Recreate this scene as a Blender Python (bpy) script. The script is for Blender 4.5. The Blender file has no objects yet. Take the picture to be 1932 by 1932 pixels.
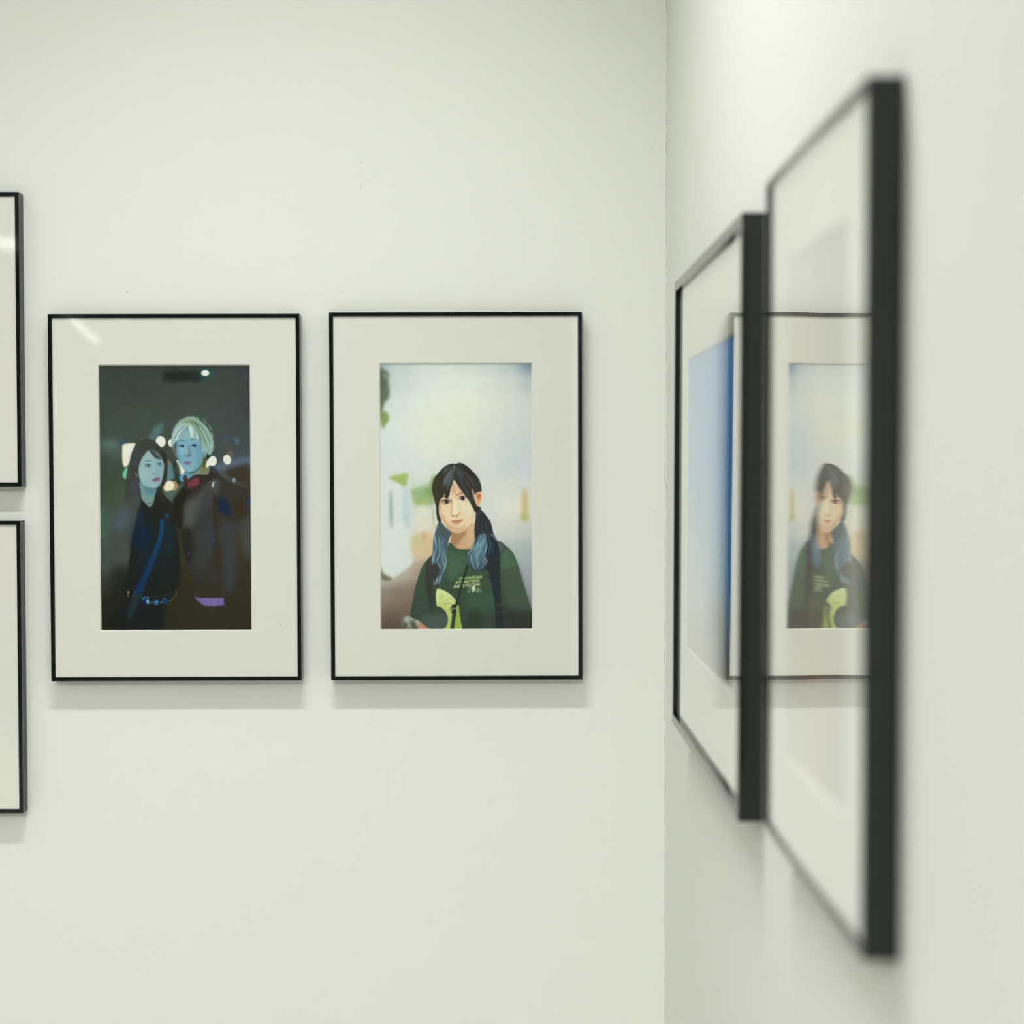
import bpy, bmesh, math, random
import numpy as np
from mathutils import Vector, Matrix

scene = bpy.context.scene
C = scene.collection
random.seed(7)
rng = np.random.default_rng(7)

# ------------------------------------------------------------------ camera
IMG = 1932.0
F_PX = 3030.0                       # focal length in photo pixels
VPX, VPY = 945.0, 875.0             # where the depth lines of the right wall meet
FRAME_T = 0.025                     # how far the picture frames stand off the wall
CAM_D = 2.477                       # camera to back wall
CAM = Vector((0.0, -CAM_D, 1.50))
yaw = math.atan((966.0 - VPX) / F_PX)
pitch = math.atan((966.0 - VPY) / F_PX)
fwd = Vector((math.sin(yaw) * math.cos(pitch), math.cos(yaw) * math.cos(pitch), -math.sin(pitch)))
right = Vector((math.cos(yaw), -math.sin(yaw), 0.0))
up = right.cross(fwd)
cam_data = bpy.data.cameras.new('camera')
cam = bpy.data.objects.new('camera', cam_data)
C.objects.link(cam)
cam.matrix_world = Matrix(((right.x, up.x, -fwd.x, CAM.x), (right.y, up.y, -fwd.y, CAM.y),
                           (right.z, up.z, -fwd.z, CAM.z), (0, 0, 0, 1)))
cam_data.sensor_width = 36.0
cam_data.lens = 36.0 * F_PX / IMG
cam_data.clip_start = 0.02
cam_data.dof.use_dof = True
cam_data.dof.focus_distance = CAM_D - FRAME_T
cam_data.dof.aperture_fstop = 2.7
scene.camera = cam

# ------------------------------------------------------------------ world, exposure
world = bpy.data.worlds.new('room_world')
scene.world = world
world.use_nodes = True
world.node_tree.nodes['Background'].inputs[0].default_value = (0.80, 0.85, 0.80, 1)
world.node_tree.nodes['Background'].inputs[1].default_value = 0.0
vs = scene.view_settings
vs.view_transform = 'Standard'
vs.look = 'None'
vs.gamma = 1.0
vs.use_curve_mapping = False
vs.exposure = 0.07
scene.cycles.use_denoising = True
scene.cycles.adaptive_threshold = 0.008
scene.cycles.max_bounces = 10
scene.cycles.diffuse_bounces = 6

LAMP_COLOR = (1.0, 0.992, 0.98)
# ceiling lamp rows: depth, left end, right end, watts, spread of the louvre in degrees
ROWS = [(-0.97, -0.72, 0.0, 14.5, 124, 'short white linear ceiling lamp over the corner of the frames'),
        (-0.97, -2.4, -0.95, 2.5, 124, 'long white linear ceiling lamp along the wall of frames'),
        (-2.70, -2.4, 0.10, 6.0, 160, 'white linear ceiling lamp, second row from the wall of frames'),
        (-4.60, -2.4, 0.10, 172.0, 160, 'added linear fill lamp on the ceiling, third row from the wall of frames'),  # unseen row added as broad frontal fill
        (-6.50, -2.4, 0.10, 110.0, 160, 'added linear fill lamp on the ceiling beside the charcoal wall'),  # added behind the camera to fill the wall of frames
        (-4.60, 0.45, 2.60, 85.0, 160, 'added linear fill lamp on the ceiling beyond the end of the partition wall')]  # added fill, its power fitted to the wall brightness

def pix(px, py, plane_y=None, plane_x=None):
    """photo pixel -> point where its ray meets the plane y = plane_y or x = plane_x"""
    d = fwd + right * ((px - 966.0) / F_PX) + up * ((966.0 - py) / F_PX)
    s = (plane_y - CAM.y) / d.y if plane_y is not None else (plane_x - CAM.x) / d.x
    return CAM + d * s

# ------------------------------------------------------------------ helpers
def lin(c):
    c = np.asarray(c, dtype=float) / 255.0
    return np.where(c <= 0.04045, c / 12.92, ((c + 0.055) / 1.055) ** 2.4)

def mesh_obj(name, verts, faces, m=None, parent=None, smooth=False):
    me = bpy.data.meshes.new(name)
    me.from_pydata([tuple(v) for v in verts], [], faces)
    me.validate()
    bm = bmesh.new(); bm.from_mesh(me)
    bmesh.ops.recalc_face_normals(bm, faces=bm.faces)
    bm.to_mesh(me); bm.free()
    if smooth:
        for p in me.polygons: p.use_smooth = True
    o = bpy.data.objects.new(name, me)
    C.objects.link(o)
    if m: me.materials.append(m)
    if parent: o.parent = parent
    return o

def box_data(x0, x1, y0, y1, z0, z1):
    v = [(x, y, z) for x in (x0, x1) for y in (y0, y1) for z in (z0, z1)]
    f = [(0, 1, 3, 2), (4, 6, 7, 5), (0, 4, 5, 1), (2, 3, 7, 6), (0, 2, 6, 4), (1, 5, 7, 3)]
    return v, f

def box(name, x0, x1, y0, y1, z0, z1, m, parent=None):
    v, f = box_data(x0, x1, y0, y1, z0, z1)
    return mesh_obj(name, v, f, m, parent)

def structure(o, label):
    o['kind'] = 'structure'; o['label'] = label
    return o

def thing(name, label, cat, group=None):
    o = bpy.data.objects.new(name, None)
    C.objects.link(o)
    o.empty_display_size = 0.05
    o['label'] = label; o['category'] = cat
    if group: o['group'] = group
    return o

# ------------------------------------------------------------------ materials
def new_mat(name):
    m = bpy.data.materials.new(name); m.use_nodes = True
    nt = m.node_tree
    return m, nt, nt.nodes['Principled BSDF']

def paint_mat(name, col, rough=0.85, var=0.012, scale=2.0, bump=0.0, spec=0.3):
    m, nt, b = new_mat(name)
    tc = nt.nodes.new('ShaderNodeTexCoord')
    n = nt.nodes.new('ShaderNodeTexNoise'); n.inputs['Scale'].default_value = scale; n.inputs['Detail'].default_value = 4
    r = nt.nodes.new('ShaderNodeMix'); r.data_type = 'RGBA'
    r.inputs[6].default_value = (*[max(0, c * (1 - var)) for c in col], 1)
    r.inputs[7].default_value = (*[min(1, c * (1 + var)) for c in col], 1)
    nt.links.new(tc.outputs['Object'], n.inputs['Vector'])
    nt.links.new(n.outputs['Fac'], r.inputs[0])
    nt.links.new(r.outputs[2], b.inputs['Base Color'])
    b.inputs['Roughness'].default_value = rough
    b.inputs['Specular IOR Level'].default_value = spec
    if bump:
        n2 = nt.nodes.new('ShaderNodeTexNoise'); n2.inputs['Scale'].default_value = 380; n2.inputs['Detail'].default_value = 2
        bp = nt.nodes.new('ShaderNodeBump'); bp.inputs['Strength'].default_value = bump; bp.inputs['Distance'].default_value = 0.0005
        nt.links.new(tc.outputs['Object'], n2.inputs['Vector'])
        nt.links.new(n2.outputs['Fac'], bp.inputs['Height'])
        nt.links.new(bp.outputs['Normal'], b.inputs['Normal'])
    return m

WALL = paint_mat('white_wall_paint', (0.80, 0.825, 0.775), 0.9, 0.008, 1.6, 0.06, 0.2)
CHARCOAL = paint_mat('charcoal_wall_paint', (0.10, 0.105, 0.10), 0.9)  # dark tone chosen so the unseen wall reflects weakly in the acrylic
CEIL = paint_mat('white_ceiling_paint', (0.78, 0.80, 0.76), 0.9)
FLOOR = paint_mat('grey_floor', (0.30, 0.29, 0.26), 0.45, 0.12, 3.0)
MAT = paint_mat('cream_mat_board', (0.83, 0.825, 0.765), 0.95, 0.006, 30, 0.0, 0.1)
CORE = paint_mat('white_mat_core', (0.88, 0.88, 0.83), 0.95, 0.004, 30, 0.0, 0.1)
BLACK = paint_mat('black_satin_metal', (0.006, 0.0095, 0.008), 0.06, 0.2, 60, 0.0, 0.20)
BLACK2 = paint_mat('black_brushed_metal', (0.007, 0.0105, 0.0085), 0.08, 0.2, 60, 0.0, 0.42)
BACK = paint_mat('grey_backing_board', (0.25, 0.24, 0.22), 0.9)
GAP = paint_mat('hairline_gap', (0.58, 0.60, 0.55), 0.9)
HOLE = paint_mat('nail_hole', (0.50, 0.51, 0.46), 0.9)
HOUSING = paint_mat('lamp_housing', (0.75, 0.76, 0.74), 0.5)

def acrylic_mat():
    m, nt, b = new_mat('clear_acrylic')
    out = nt.nodes['Material Output']
    nt.nodes.remove(b)
    tr = nt.nodes.new('ShaderNodeBsdfTransparent'); tr.inputs[0].default_value = (0.985, 0.99, 0.985, 1)
    gl = nt.nodes.new('ShaderNodeBsdfGlossy'); gl.inputs['Roughness'].default_value = 0.0
    gl.inputs['Color'].default_value = (1, 1, 1, 1)
    fr = nt.nodes.new('ShaderNodeFresnel'); fr.inputs['IOR'].default_value = 1.45
    ge = nt.nodes.new('ShaderNodeNewGeometry')
    sub = nt.nodes.new('ShaderNodeMath'); sub.operation = 'SUBTRACT'; sub.inputs[0].default_value = 1.0
    mul = nt.nodes.new('ShaderNodeMath'); mul.operation = 'MULTIPLY'
    mx = nt.nodes.new('ShaderNodeMixShader')
    nt.links.new(ge.outputs['Backfacing'], sub.inputs[1])
    # the two faces of the thin sheet together reflect 2F / (1 + F)
    f2_ = nt.nodes.new('ShaderNodeMath'); f2_.operation = 'MULTIPLY'; f2_.inputs[1].default_value = 2.0
    f1_ = nt.nodes.new('ShaderNodeMath'); f1_.operation = 'ADD'; f1_.inputs[1].default_value = 1.0
    dv = nt.nodes.new('ShaderNodeMath'); dv.operation = 'DIVIDE'
    nt.links.new(fr.outputs[0], f2_.inputs[0]); nt.links.new(fr.outputs[0], f1_.inputs[0])
    nt.links.new(f2_.outputs[0], dv.inputs[0]); nt.links.new(f1_.outputs[0], dv.inputs[1])
    nt.links.new(dv.outputs[0], mul.inputs[0]); nt.links.new(sub.outputs[0], mul.inputs[1])
    nt.links.new(mul.outputs[0], mx.inputs[0])
    nt.links.new(tr.outputs[0], mx.inputs[1]); nt.links.new(gl.outputs[0], mx.inputs[2])
    nt.links.new(mx.outputs[0], out.inputs[0])
    return m
ACRYLIC = acrylic_mat()

def print_mat():
    m, nt, b = new_mat('printed_photo_paper')
    a = nt.nodes.new('ShaderNodeVertexColor'); a.layer_name = 'ink'
    nt.links.new(a.outputs['Color'], b.inputs['Base Color'])
    b.inputs['Roughness'].default_value = 0.8
    b.inputs['Specular IOR Level'].default_value = 0.05
    return m
PRINT = print_mat()

def glow_mat(name, col, s):
    m, nt, b = new_mat(name)
    b.inputs['Base Color'].default_value = (0.9, 0.9, 0.88, 1)
    b.inputs['Emission Color'].default_value = (*col, 1)
    b.inputs['Emission Strength'].default_value = s
    return m

# ------------------------------------------------------------------ the room
corner_pt = pix(1258.0, 875.0, plane_y=0.0)
WX = corner_pt.x                    # right wall surface
LX, FY, CH = -5.2, -8.6, 3.02
RX, PY = 3.2, -3.3                  # the side wall is a partition that ends at y = PY; the room goes on beyond it
wall_back = structure(box('wall_back', LX, RX, 0.0, 0.12, 0.0, CH, WALL), 'white painted gallery wall carrying the hung frames')
wall_right = structure(box('wall_right', WX, WX + 0.12, PY, -0.0004, 0.0, CH, WALL), 'white painted partition wall meeting the gallery wall')
structure(box('wall_left', LX - 0.12, LX, FY, 0.12, 0.0, CH, WALL), 'white painted far side wall')
structure(box('wall_end', RX, RX + 0.12, FY, 0.12, 0.0, CH, WALL), 'white painted end wall beyond the partition')
structure(box('wall_front', LX - 0.12, RX + 0.12, FY - 0.12, FY, 0.0, CH, CHARCOAL), 'unseen wall opposite the frames, charcoal to dim the acrylic reflections')
structure(box('floor', LX - 0.12, RX + 0.12, FY - 0.12, 0.12, -0.1, 0.0, FLOOR), 'grey gallery floor')
structure(box('ceiling', LX - 0.12, RX + 0.12, FY - 0.12, 0.12, CH, CH + 0.1, CEIL), 'white gallery ceiling')

# ragged hairline gap where the two walls meet
vv, ff = [], []
z = 0.35
while z < 2.75:
    ln = random.uniform(0.004, 0.03)
    w = random.choice([0.00035, 0.0006, 0.0009]) * random.uniform(0.6, 1.2)
    x1 = WX - 0.0012 - random.uniform(0, 0.0010)
    i = len(vv)
    jz = random.uniform(-0.0006, 0.0006)
    v, f = box_data(x1 - w, x1, -0.0004, 0.002, z, z + ln)
    vv += [(a + (jz if c > z else 0), b, c) for a, b, c in v]
    ff += [tuple(k + i for k in q) for q in f]
    z += ln + random.choice([0.0, 0.0, 0.001, 0.004, 0.012])
mesh_obj('hairline_gap', vv, ff, GAP, wall_back)

def speck(px, py, r_px, parent, y=0.0, m=None):
    p = pix(px, py, plane_y=y)
    r = r_px * 0.00081
    n = 7
    ring = [(p.x + r * random.uniform(0.6, 1.1) * math.cos(k * 2 * math.pi / n),
             p.z + r * random.uniform(0.6, 1.2) * math.sin(k * 2 * math.pi / n)) for k in range(n)]
    vs_ = [(x, y - 0.0003, z_) for x, z_ in ring] + [(x, y + 0.0004, z_) for x, z_ in ring]
    fs = [tuple(range(n)), tuple(range(2 * n - 1, n - 1, -1))] + [(k, (k + 1) % n, n + (k + 1) % n, n + k) for k in range(n)]
    return mesh_obj('nail_hole', vs_, fs, m or HOLE, parent)
for a in [(682, 307, 1.0), (682, 353, 1.4), (240, 551, 1.6), (645, 551, 1.2), (1231, 280, 1.4), (602, 1122, 1.0),
          (576, 656, 0.9), (114, 519, 0.8), (1236, 965, 0.9)]:
    speck(*a, wall_back)

# ------------------------------------------------------------------ ceiling lamps
def lamp_row(y, x0, x1, watts, spread, label):
    t = thing('linear_lamp', label, 'lamp', 'linear lamps on the ceiling')
    t.location = ((x0 + x1) / 2, y, CH - 0.002)
    L = x1 - x0
    box('housing', -L / 2, L / 2, -0.045, 0.045, -0.028, 0.0, HOUSING, t)
    for s in (-1, 1):
        box('end_cap', s * (L / 2 + 0.0005) - 0.004 + s * 0.004, s * (L / 2 + 0.0005) + 0.004 + s * 0.004, -0.046, 0.046, -0.034, 0.0, HOUSING, t)
    for s in (-1, 1):
        box('reflector_rim', -L / 2, L / 2, s * 0.041 - 0.003, s * 0.041 + 0.003, -0.036, -0.0285, HOUSING, t)
    ld = bpy.data.lights.new('tube_light', 'AREA')
    ld.shape = 'RECTANGLE'; ld.size = L - 0.02; ld.size_y = 0.07
    ld.energy = watts; ld.color = LAMP_COLOR; ld.spread = math.radians(spread)
    lo = bpy.data.objects.new('tube_light', ld); C.objects.link(lo)
    lo.parent = t; lo.location = (0, 0, -0.031)
for row in ROWS:
    lamp_row(*row)

def mirror_point(px, py, dist):
    """point in the room that the flat acrylic on the back wall shows at this photo pixel"""
    p = pix(px, py, plane_y=-FRAME_T + 0.001)
    d = (p - CAM) / (p.y - CAM.y)
    return p + Vector((d.x, -1.0, d.z)) * dist

def tube(name, pts, r, m, parent, n=10):
    P = [Vector(p) for p in pts]; v, f = [], []
    for k, p in enumerate(P):
        t = (P[min(k + 1, len(P) - 1)] - P[max(k - 1, 0)]).normalized()
        a = t.cross(Vector((0, 1, 0.01))).normalized(); b = t.cross(a)
        v += [p + (a * math.cos(2 * math.pi * i / n) + b * math.sin(2 * math.pi * i / n)) * r for i in range(n)]
    for k in range(len(P) - 1):
        f += [(k * n + i, k * n + (i + 1) % n, (k + 1) * n + (i + 1) % n, (k + 1) * n + i) for i in range(n)]
    f += [tuple(range(n)), tuple(range(len(v) - 1, len(v) - n - 1, -1))]
    return mesh_obj(name, v, f, m, parent, smooth=True)

TUBE = glow_mat('lit_tube', (1.0, 1.0, 0.94), 2.0)
def hung_tube(label, pixels, dist, w_px):  # unseen tube added so its reflection draws a glint in the acrylic
    """added lit tube, shaped for a glint, hung from the ceiling on two cords"""
    P = [mirror_point(x, y, dist) for x, y in pixels]
    r = w_px / 2 / F_PX * (CAM_D + dist)
    t = thing('glint_tube', label, 'lamp', 'added lit tubes that glint in the acrylic')
    base = Vector((sum(p.x for p in P) / len(P), P[0].y, CH))
    t.location = base
    tube('lit_tube', [p - base for p in P], r, TUBE, t)
    for p in (P[0], P[-1]):
        q = p - base
        tube('cord', [q + Vector((0, 0, r)), Vector((q.x, q.y, -0.001))], 0.002, HOUSING, t, 6)
hung_tube('slim unseen lit tube on cords, added for the arc glint in the acrylic', [(118, 572), (127, 587), (137, 601), (148, 614), (160, 625), (173, 636), (186, 645)], 5.4, 10)
hung_tube('thick unseen lit tube on cords, added for the broad glint in the acrylic', [(-70, 438), (-40, 447), (-10, 455), (15, 461), (40, 463)], 5.4, 24)

# ------------------------------------------------------------------ a small 2-D painter for the flat prints
class Canvas:
    """flat ink picture in photo-pixel coordinates; 3 samples per pixel"""
    SS = 3.0
    def __init__(s, x0, y0, x1, y1):
        s.x0, s.y0 = x0, y0
        s.w, s.h = int((x1 - x0) * s.SS) + 1, int((y1 - y0) * s.SS) + 1
        s.a = np.zeros((s.h, s.w, 3))
    def grid(s, xs, ys, rows):
        g = np.asarray(rows, float)
        X = s.x0 + np.arange(s.w) / s.SS; Y = s.y0 + np.arange(s.h) / s.SS
        def wts(v, k):
            k = np.asarray(k, float); i = np.clip(np.searchsorted(k, v) - 1, 0, len(k) - 2)
            t = np.clip((v - k[i]) / (k[i + 1] - k[i]), 0, 1); t = t * t * (3 - 2 * t)
            return i, t
        i, t = wts(X, xs); j, u = wts(Y, ys)
        top = g[j][:, i] * (1 - t)[None, :, None] + g[j][:, i + 1] * t[None, :, None]
        bot = g[j + 1][:, i] * (1 - t)[None, :, None] + g[j + 1][:, i + 1] * t[None, :, None]
        s.a = top * (1 - u)[:, None, None] + bot * u[:, None, None]
    def _win(s, xa, ya, xb, yb, pad):
        i0 = max(0, int((xa - pad - s.x0) * s.SS)); i1 = min(s.w, int((xb + pad - s.x0) * s.SS) + 2)
        j0 = max(0, int((ya - pad - s.y0) * s.SS)); j1 = min(s.h, int((yb + pad - s.y0) * s.SS) + 2)
        return i0, i1, j0, j1
    @staticmethod
    def _blur(m, sg):
        if sg < 0.3: return m
        n = int(3 * sg) + 1
        k = np.exp(-0.5 * (np.arange(-n, n + 1) / sg) ** 2); k /= k.sum()
        m = np.pad(m, n, mode='edge')
        m = np.apply_along_axis(lambda r: np.convolve(r, k, 'valid'), 1, m)
        return np.apply_along_axis(lambda r: np.convolve(r, k, 'valid'), 0, m)
    def _put(s, win, m, col, alpha):
        i0, i1, j0, j1 = win
        m = (m * alpha)[..., None]
        c = np.asarray(col, float)
        if c.ndim == 2:                                  # top colour -> bottom colour
            t = np.linspace(0, 1, j1 - j0)[:, None, None]
            c = c[0] * (1 - t) + c[1] * t
        s.a[j0:j1, i0:i1] = s.a[j0:j1, i0:i1] * (1 - m) + c * m
    @staticmethod
    def smooth(p, closed=True, n=6):
        p = np.asarray(p, float)
        if closed: q = np.vstack([p[-1:], p, p[:2]])
        else: q = np.vstack([2 * p[0] - p[1], p, 2 * p[-1] - p[-2]])
        out = []
        for k in range(1, len(q) - 2):
            for t in np.arange(n) / n:
                a, b, c, d = q[k - 1], q[k], q[k + 1], q[k + 2]
                out.append(0.5 * (2 * b + (c - a) * t + (2 * a - 5 * b + 4 * c - d) * t * t + (3 * b - a - 3 * c + d) * t ** 3))
        if not closed: out.append(p[-1])
        return np.array(out)
    def poly(s, pts, col, blur=0.35, alpha=1.0, curve=True):
        p = s.smooth(pts) if curve and len(pts) > 3 else np.asarray(pts, float)
        pad = 3 * blur + 1
        win = i0, i1, j0, j1 = s._win(p[:, 0].min(), p[:, 1].min(), p[:, 0].max(), p[:, 1].max(), pad)
        if i1 <= i0 or j1 <= j0: return
        X = s.x0 + np.arange(i0, i1) / s.SS; Y = s.y0 + np.arange(j0, j1) / s.SS
        m = np.zeros((j1 - j0, i1 - i0), bool)
        q = np.roll(p, -1, 0)
        for (ax, ay), (bx, by) in zip(p, q):
            if ay == by: continue
            rows = np.where((Y >= min(ay, by)) & (Y < max(ay, by)))[0]
            if not len(rows): continue
            xi = ax + (Y[rows] - ay) * (bx - ax) / (by - ay)
            m[rows] ^= X[None, :] < xi[:, None]
        s._put(win, s._blur(m.astype(float), blur * s.SS), col, alpha)
    def ell(s, cx, cy, rx, ry, col, blur=0.35, alpha=1.0, rot=0.0):
        R = max(rx, ry); pad = 3 * blur + 1
        win = i0, i1, j0, j1 = s._win(cx - R, cy - R, cx + R, cy + R, pad)
        if i1 <= i0 or j1 <= j0: return
        X, Y = np.meshgrid(s.x0 + np.arange(i0, i1) / s.SS - cx, s.y0 + np.arange(j0, j1) / s.SS - cy)
        c, d = math.cos(rot), math.sin(rot)
        m = (((X * c + Y * d) / rx) ** 2 + ((-X * d + Y * c) / ry) ** 2 <= 1).astype(float)
        s._put(win, s._blur(m, blur * s.SS), col, alpha)
    def line(s, pts, w, col, blur=0.3, alpha=1.0, taper=False, curve=True):
        p = s.smooth(pts, False, 5) if curve and len(pts) > 2 else np.asarray(pts, float)
        pad = 3 * blur + w + 1
        win = i0, i1, j0, j1 = s._win(p[:, 0].min(), p[:, 1].min(), p[:, 0].max(), p[:, 1].max(), pad)
        if i1 <= i0 or j1 <= j0: return
        X, Y = np.meshgrid(s.x0 + np.arange(i0, i1) / s.SS, s.y0 + np.arange(j0, j1) / s.SS)
        m = np.zeros(X.shape); n = len(p) - 1
        for k in range(n):
            (ax, ay), (bx, by) = p[k], p[k + 1]
            L2 = (bx - ax) ** 2 + (by - ay) ** 2 + 1e-9
            t = np.clip(((X - ax) * (bx - ax) + (Y - ay) * (by - ay)) / L2, 0, 1)
            d = np.hypot(X - ax - t * (bx - ax), Y - ay - t * (by - ay))
            r = w / 2
            if taper: r = w / 2 * np.maximum(0.25, np.sin(math.pi * np.clip((k + t) / n, 0.03, 0.97)))
            m = np.maximum(m, np.clip((r - d) * s.SS + 0.5, 0, 1))
        s._put(win, s._blur(m, blur * s.SS), col, alpha)
    def finish(s, soft, grain, seed):
        for k in range(3): s.a[..., k] = s._blur(s.a[..., k], soft * s.SS)
        g = np.random.default_rng(seed)
        n = s._blur(g.normal(0, 1, s.a.shape[:2]), 1.6)
        m = s._blur(g.normal(0, 1, s.a.shape[:2]), 9.0)
        s.a += (n / n.std() * grain + m / m.std() * grain)[..., None]
        return s
    def sample(s, px, py):
        fx = np.clip((px - s.x0) * s.SS, 0, s.w - 1.001); fy = np.clip((py - s.y0) * s.SS, 0, s.h - 1.001)
        i, j = fx.astype(int), fy.astype(int); t, u = (fx - i)[..., None], (fy - j)[..., None]
        a = s.a
        return (a[j, i] * (1 - t) + a[j, i + 1] * t) * (1 - u) + (a[j + 1, i] * (1 - t) + a[j + 1, i + 1] * t) * u

def zoomer(ox, oy, k):
    return lambda *p: [(ox + x / k, oy + y / k) for x, y in p]

LETTERS = {
 'H': [[(0, 0), (0, 1)], [(1, 0), (1, 1)], [(0, .5), (1, .5)]], 'I': [[(.5, 0), (.5, 1)]],
 'G': [[(1, .8), (.7, 1), (.3, 1), (0, .7), (0, .3), (.3, 0), (.8, 0), (1, .2), (1, .5), (.6, .5)]],
 'A': [[(0, 0), (.5, 1), (1, 0)], [(.2, .35), (.8, .35)]],
 'S': [[(1, .85), (.6, 1), (.15, .9), (.1, .65), (.5, .5), (.9, .35), (.9, .1), (.4, 0), (0, .12)]],
 'K': [[(0, 0), (0, 1)], [(1, 1), (0, .45)], [(.3, .6), (1, 0)]], 'W': [[(0, 1), (.25, 0), (.5, .75), (.75, 0), (1, 1)]],
 'N': [[(0, 0), (0, 1), (1, 0), (1, 1)]], 'T': [[(0, 1), (1, 1)], [(.5, 1), (.5, 0)]],
 'E': [[(1, 1), (0, 1), (0, 0), (1, 0)], [(0, .5), (.8, .5)]], 'F': [[(1, 1), (0, 1), (0, 0)], [(0, .5), (.8, .5)]],
 'R': [[(0, 0), (0, 1), (.7, 1), (1, .75), (.7, .5), (0, .5)], [(.5, .5), (1, 0)]],
 'P': [[(0, 0), (0, 1), (.7, 1), (1, .75), (.7, .45), (0, .45)]],
 'O': [[(.5, 1), (.1, .8), (0, .5), (.1, .2), (.5, 0), (.9, .2), (1, .5), (.9, .8), (.5, 1)]],
 'L': [[(0, 1), (0, 0), (.9, 0)]], 'V': [[(0, 1), (.5, 0), (1, 1)]],
 '3': [[(.05, .85), (.4, 1), (.85, .9), (.9, .7), (.5, .53), (.9, .35), (.85, .1), (.4, 0), (0, .15)]],
 '9': [[(.95, .65), (.6, .42), (.15, .5), (.05, .78), (.4, 1), (.8, .95), (.95, .65), (.85, .3), (.4, 0)]],
 't': [[(.4, .95), (.4, .2), (.7, 0)], [(0, .65), (.85, .65)]], 'h': [[(0, 0), (0, 1)], [(0, .5), (.4, .65), (.9, .5), (.9, 0)]],
}

def lettering(cv, text, x0, y0, x1, y1, hgt, slant, w, col, alpha=1.0, blur=0.22, gap=0.32):
    n = [(.35 if ch in 'I ' else 1.25 if ch == 'W' else 1.0) for ch in text]
    tot = sum(n) + gap * (len(text) - 1); pos = 0.0
    dx, dy = (x1 - x0) / tot, (y1 - y0) / tot
    for ch, k in zip(text, n):
        for st in LETTERS.get(ch, []):
            pts = []
            for a, b in st:
                s_ = pos + a * k
                pts.append((x0 + dx * s_ + slant * b * hgt, y0 + dy * s_ - b * hgt))
            cv.line(pts, w, col, blur, alpha, curve=False)
        pos += k + gap

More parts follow.
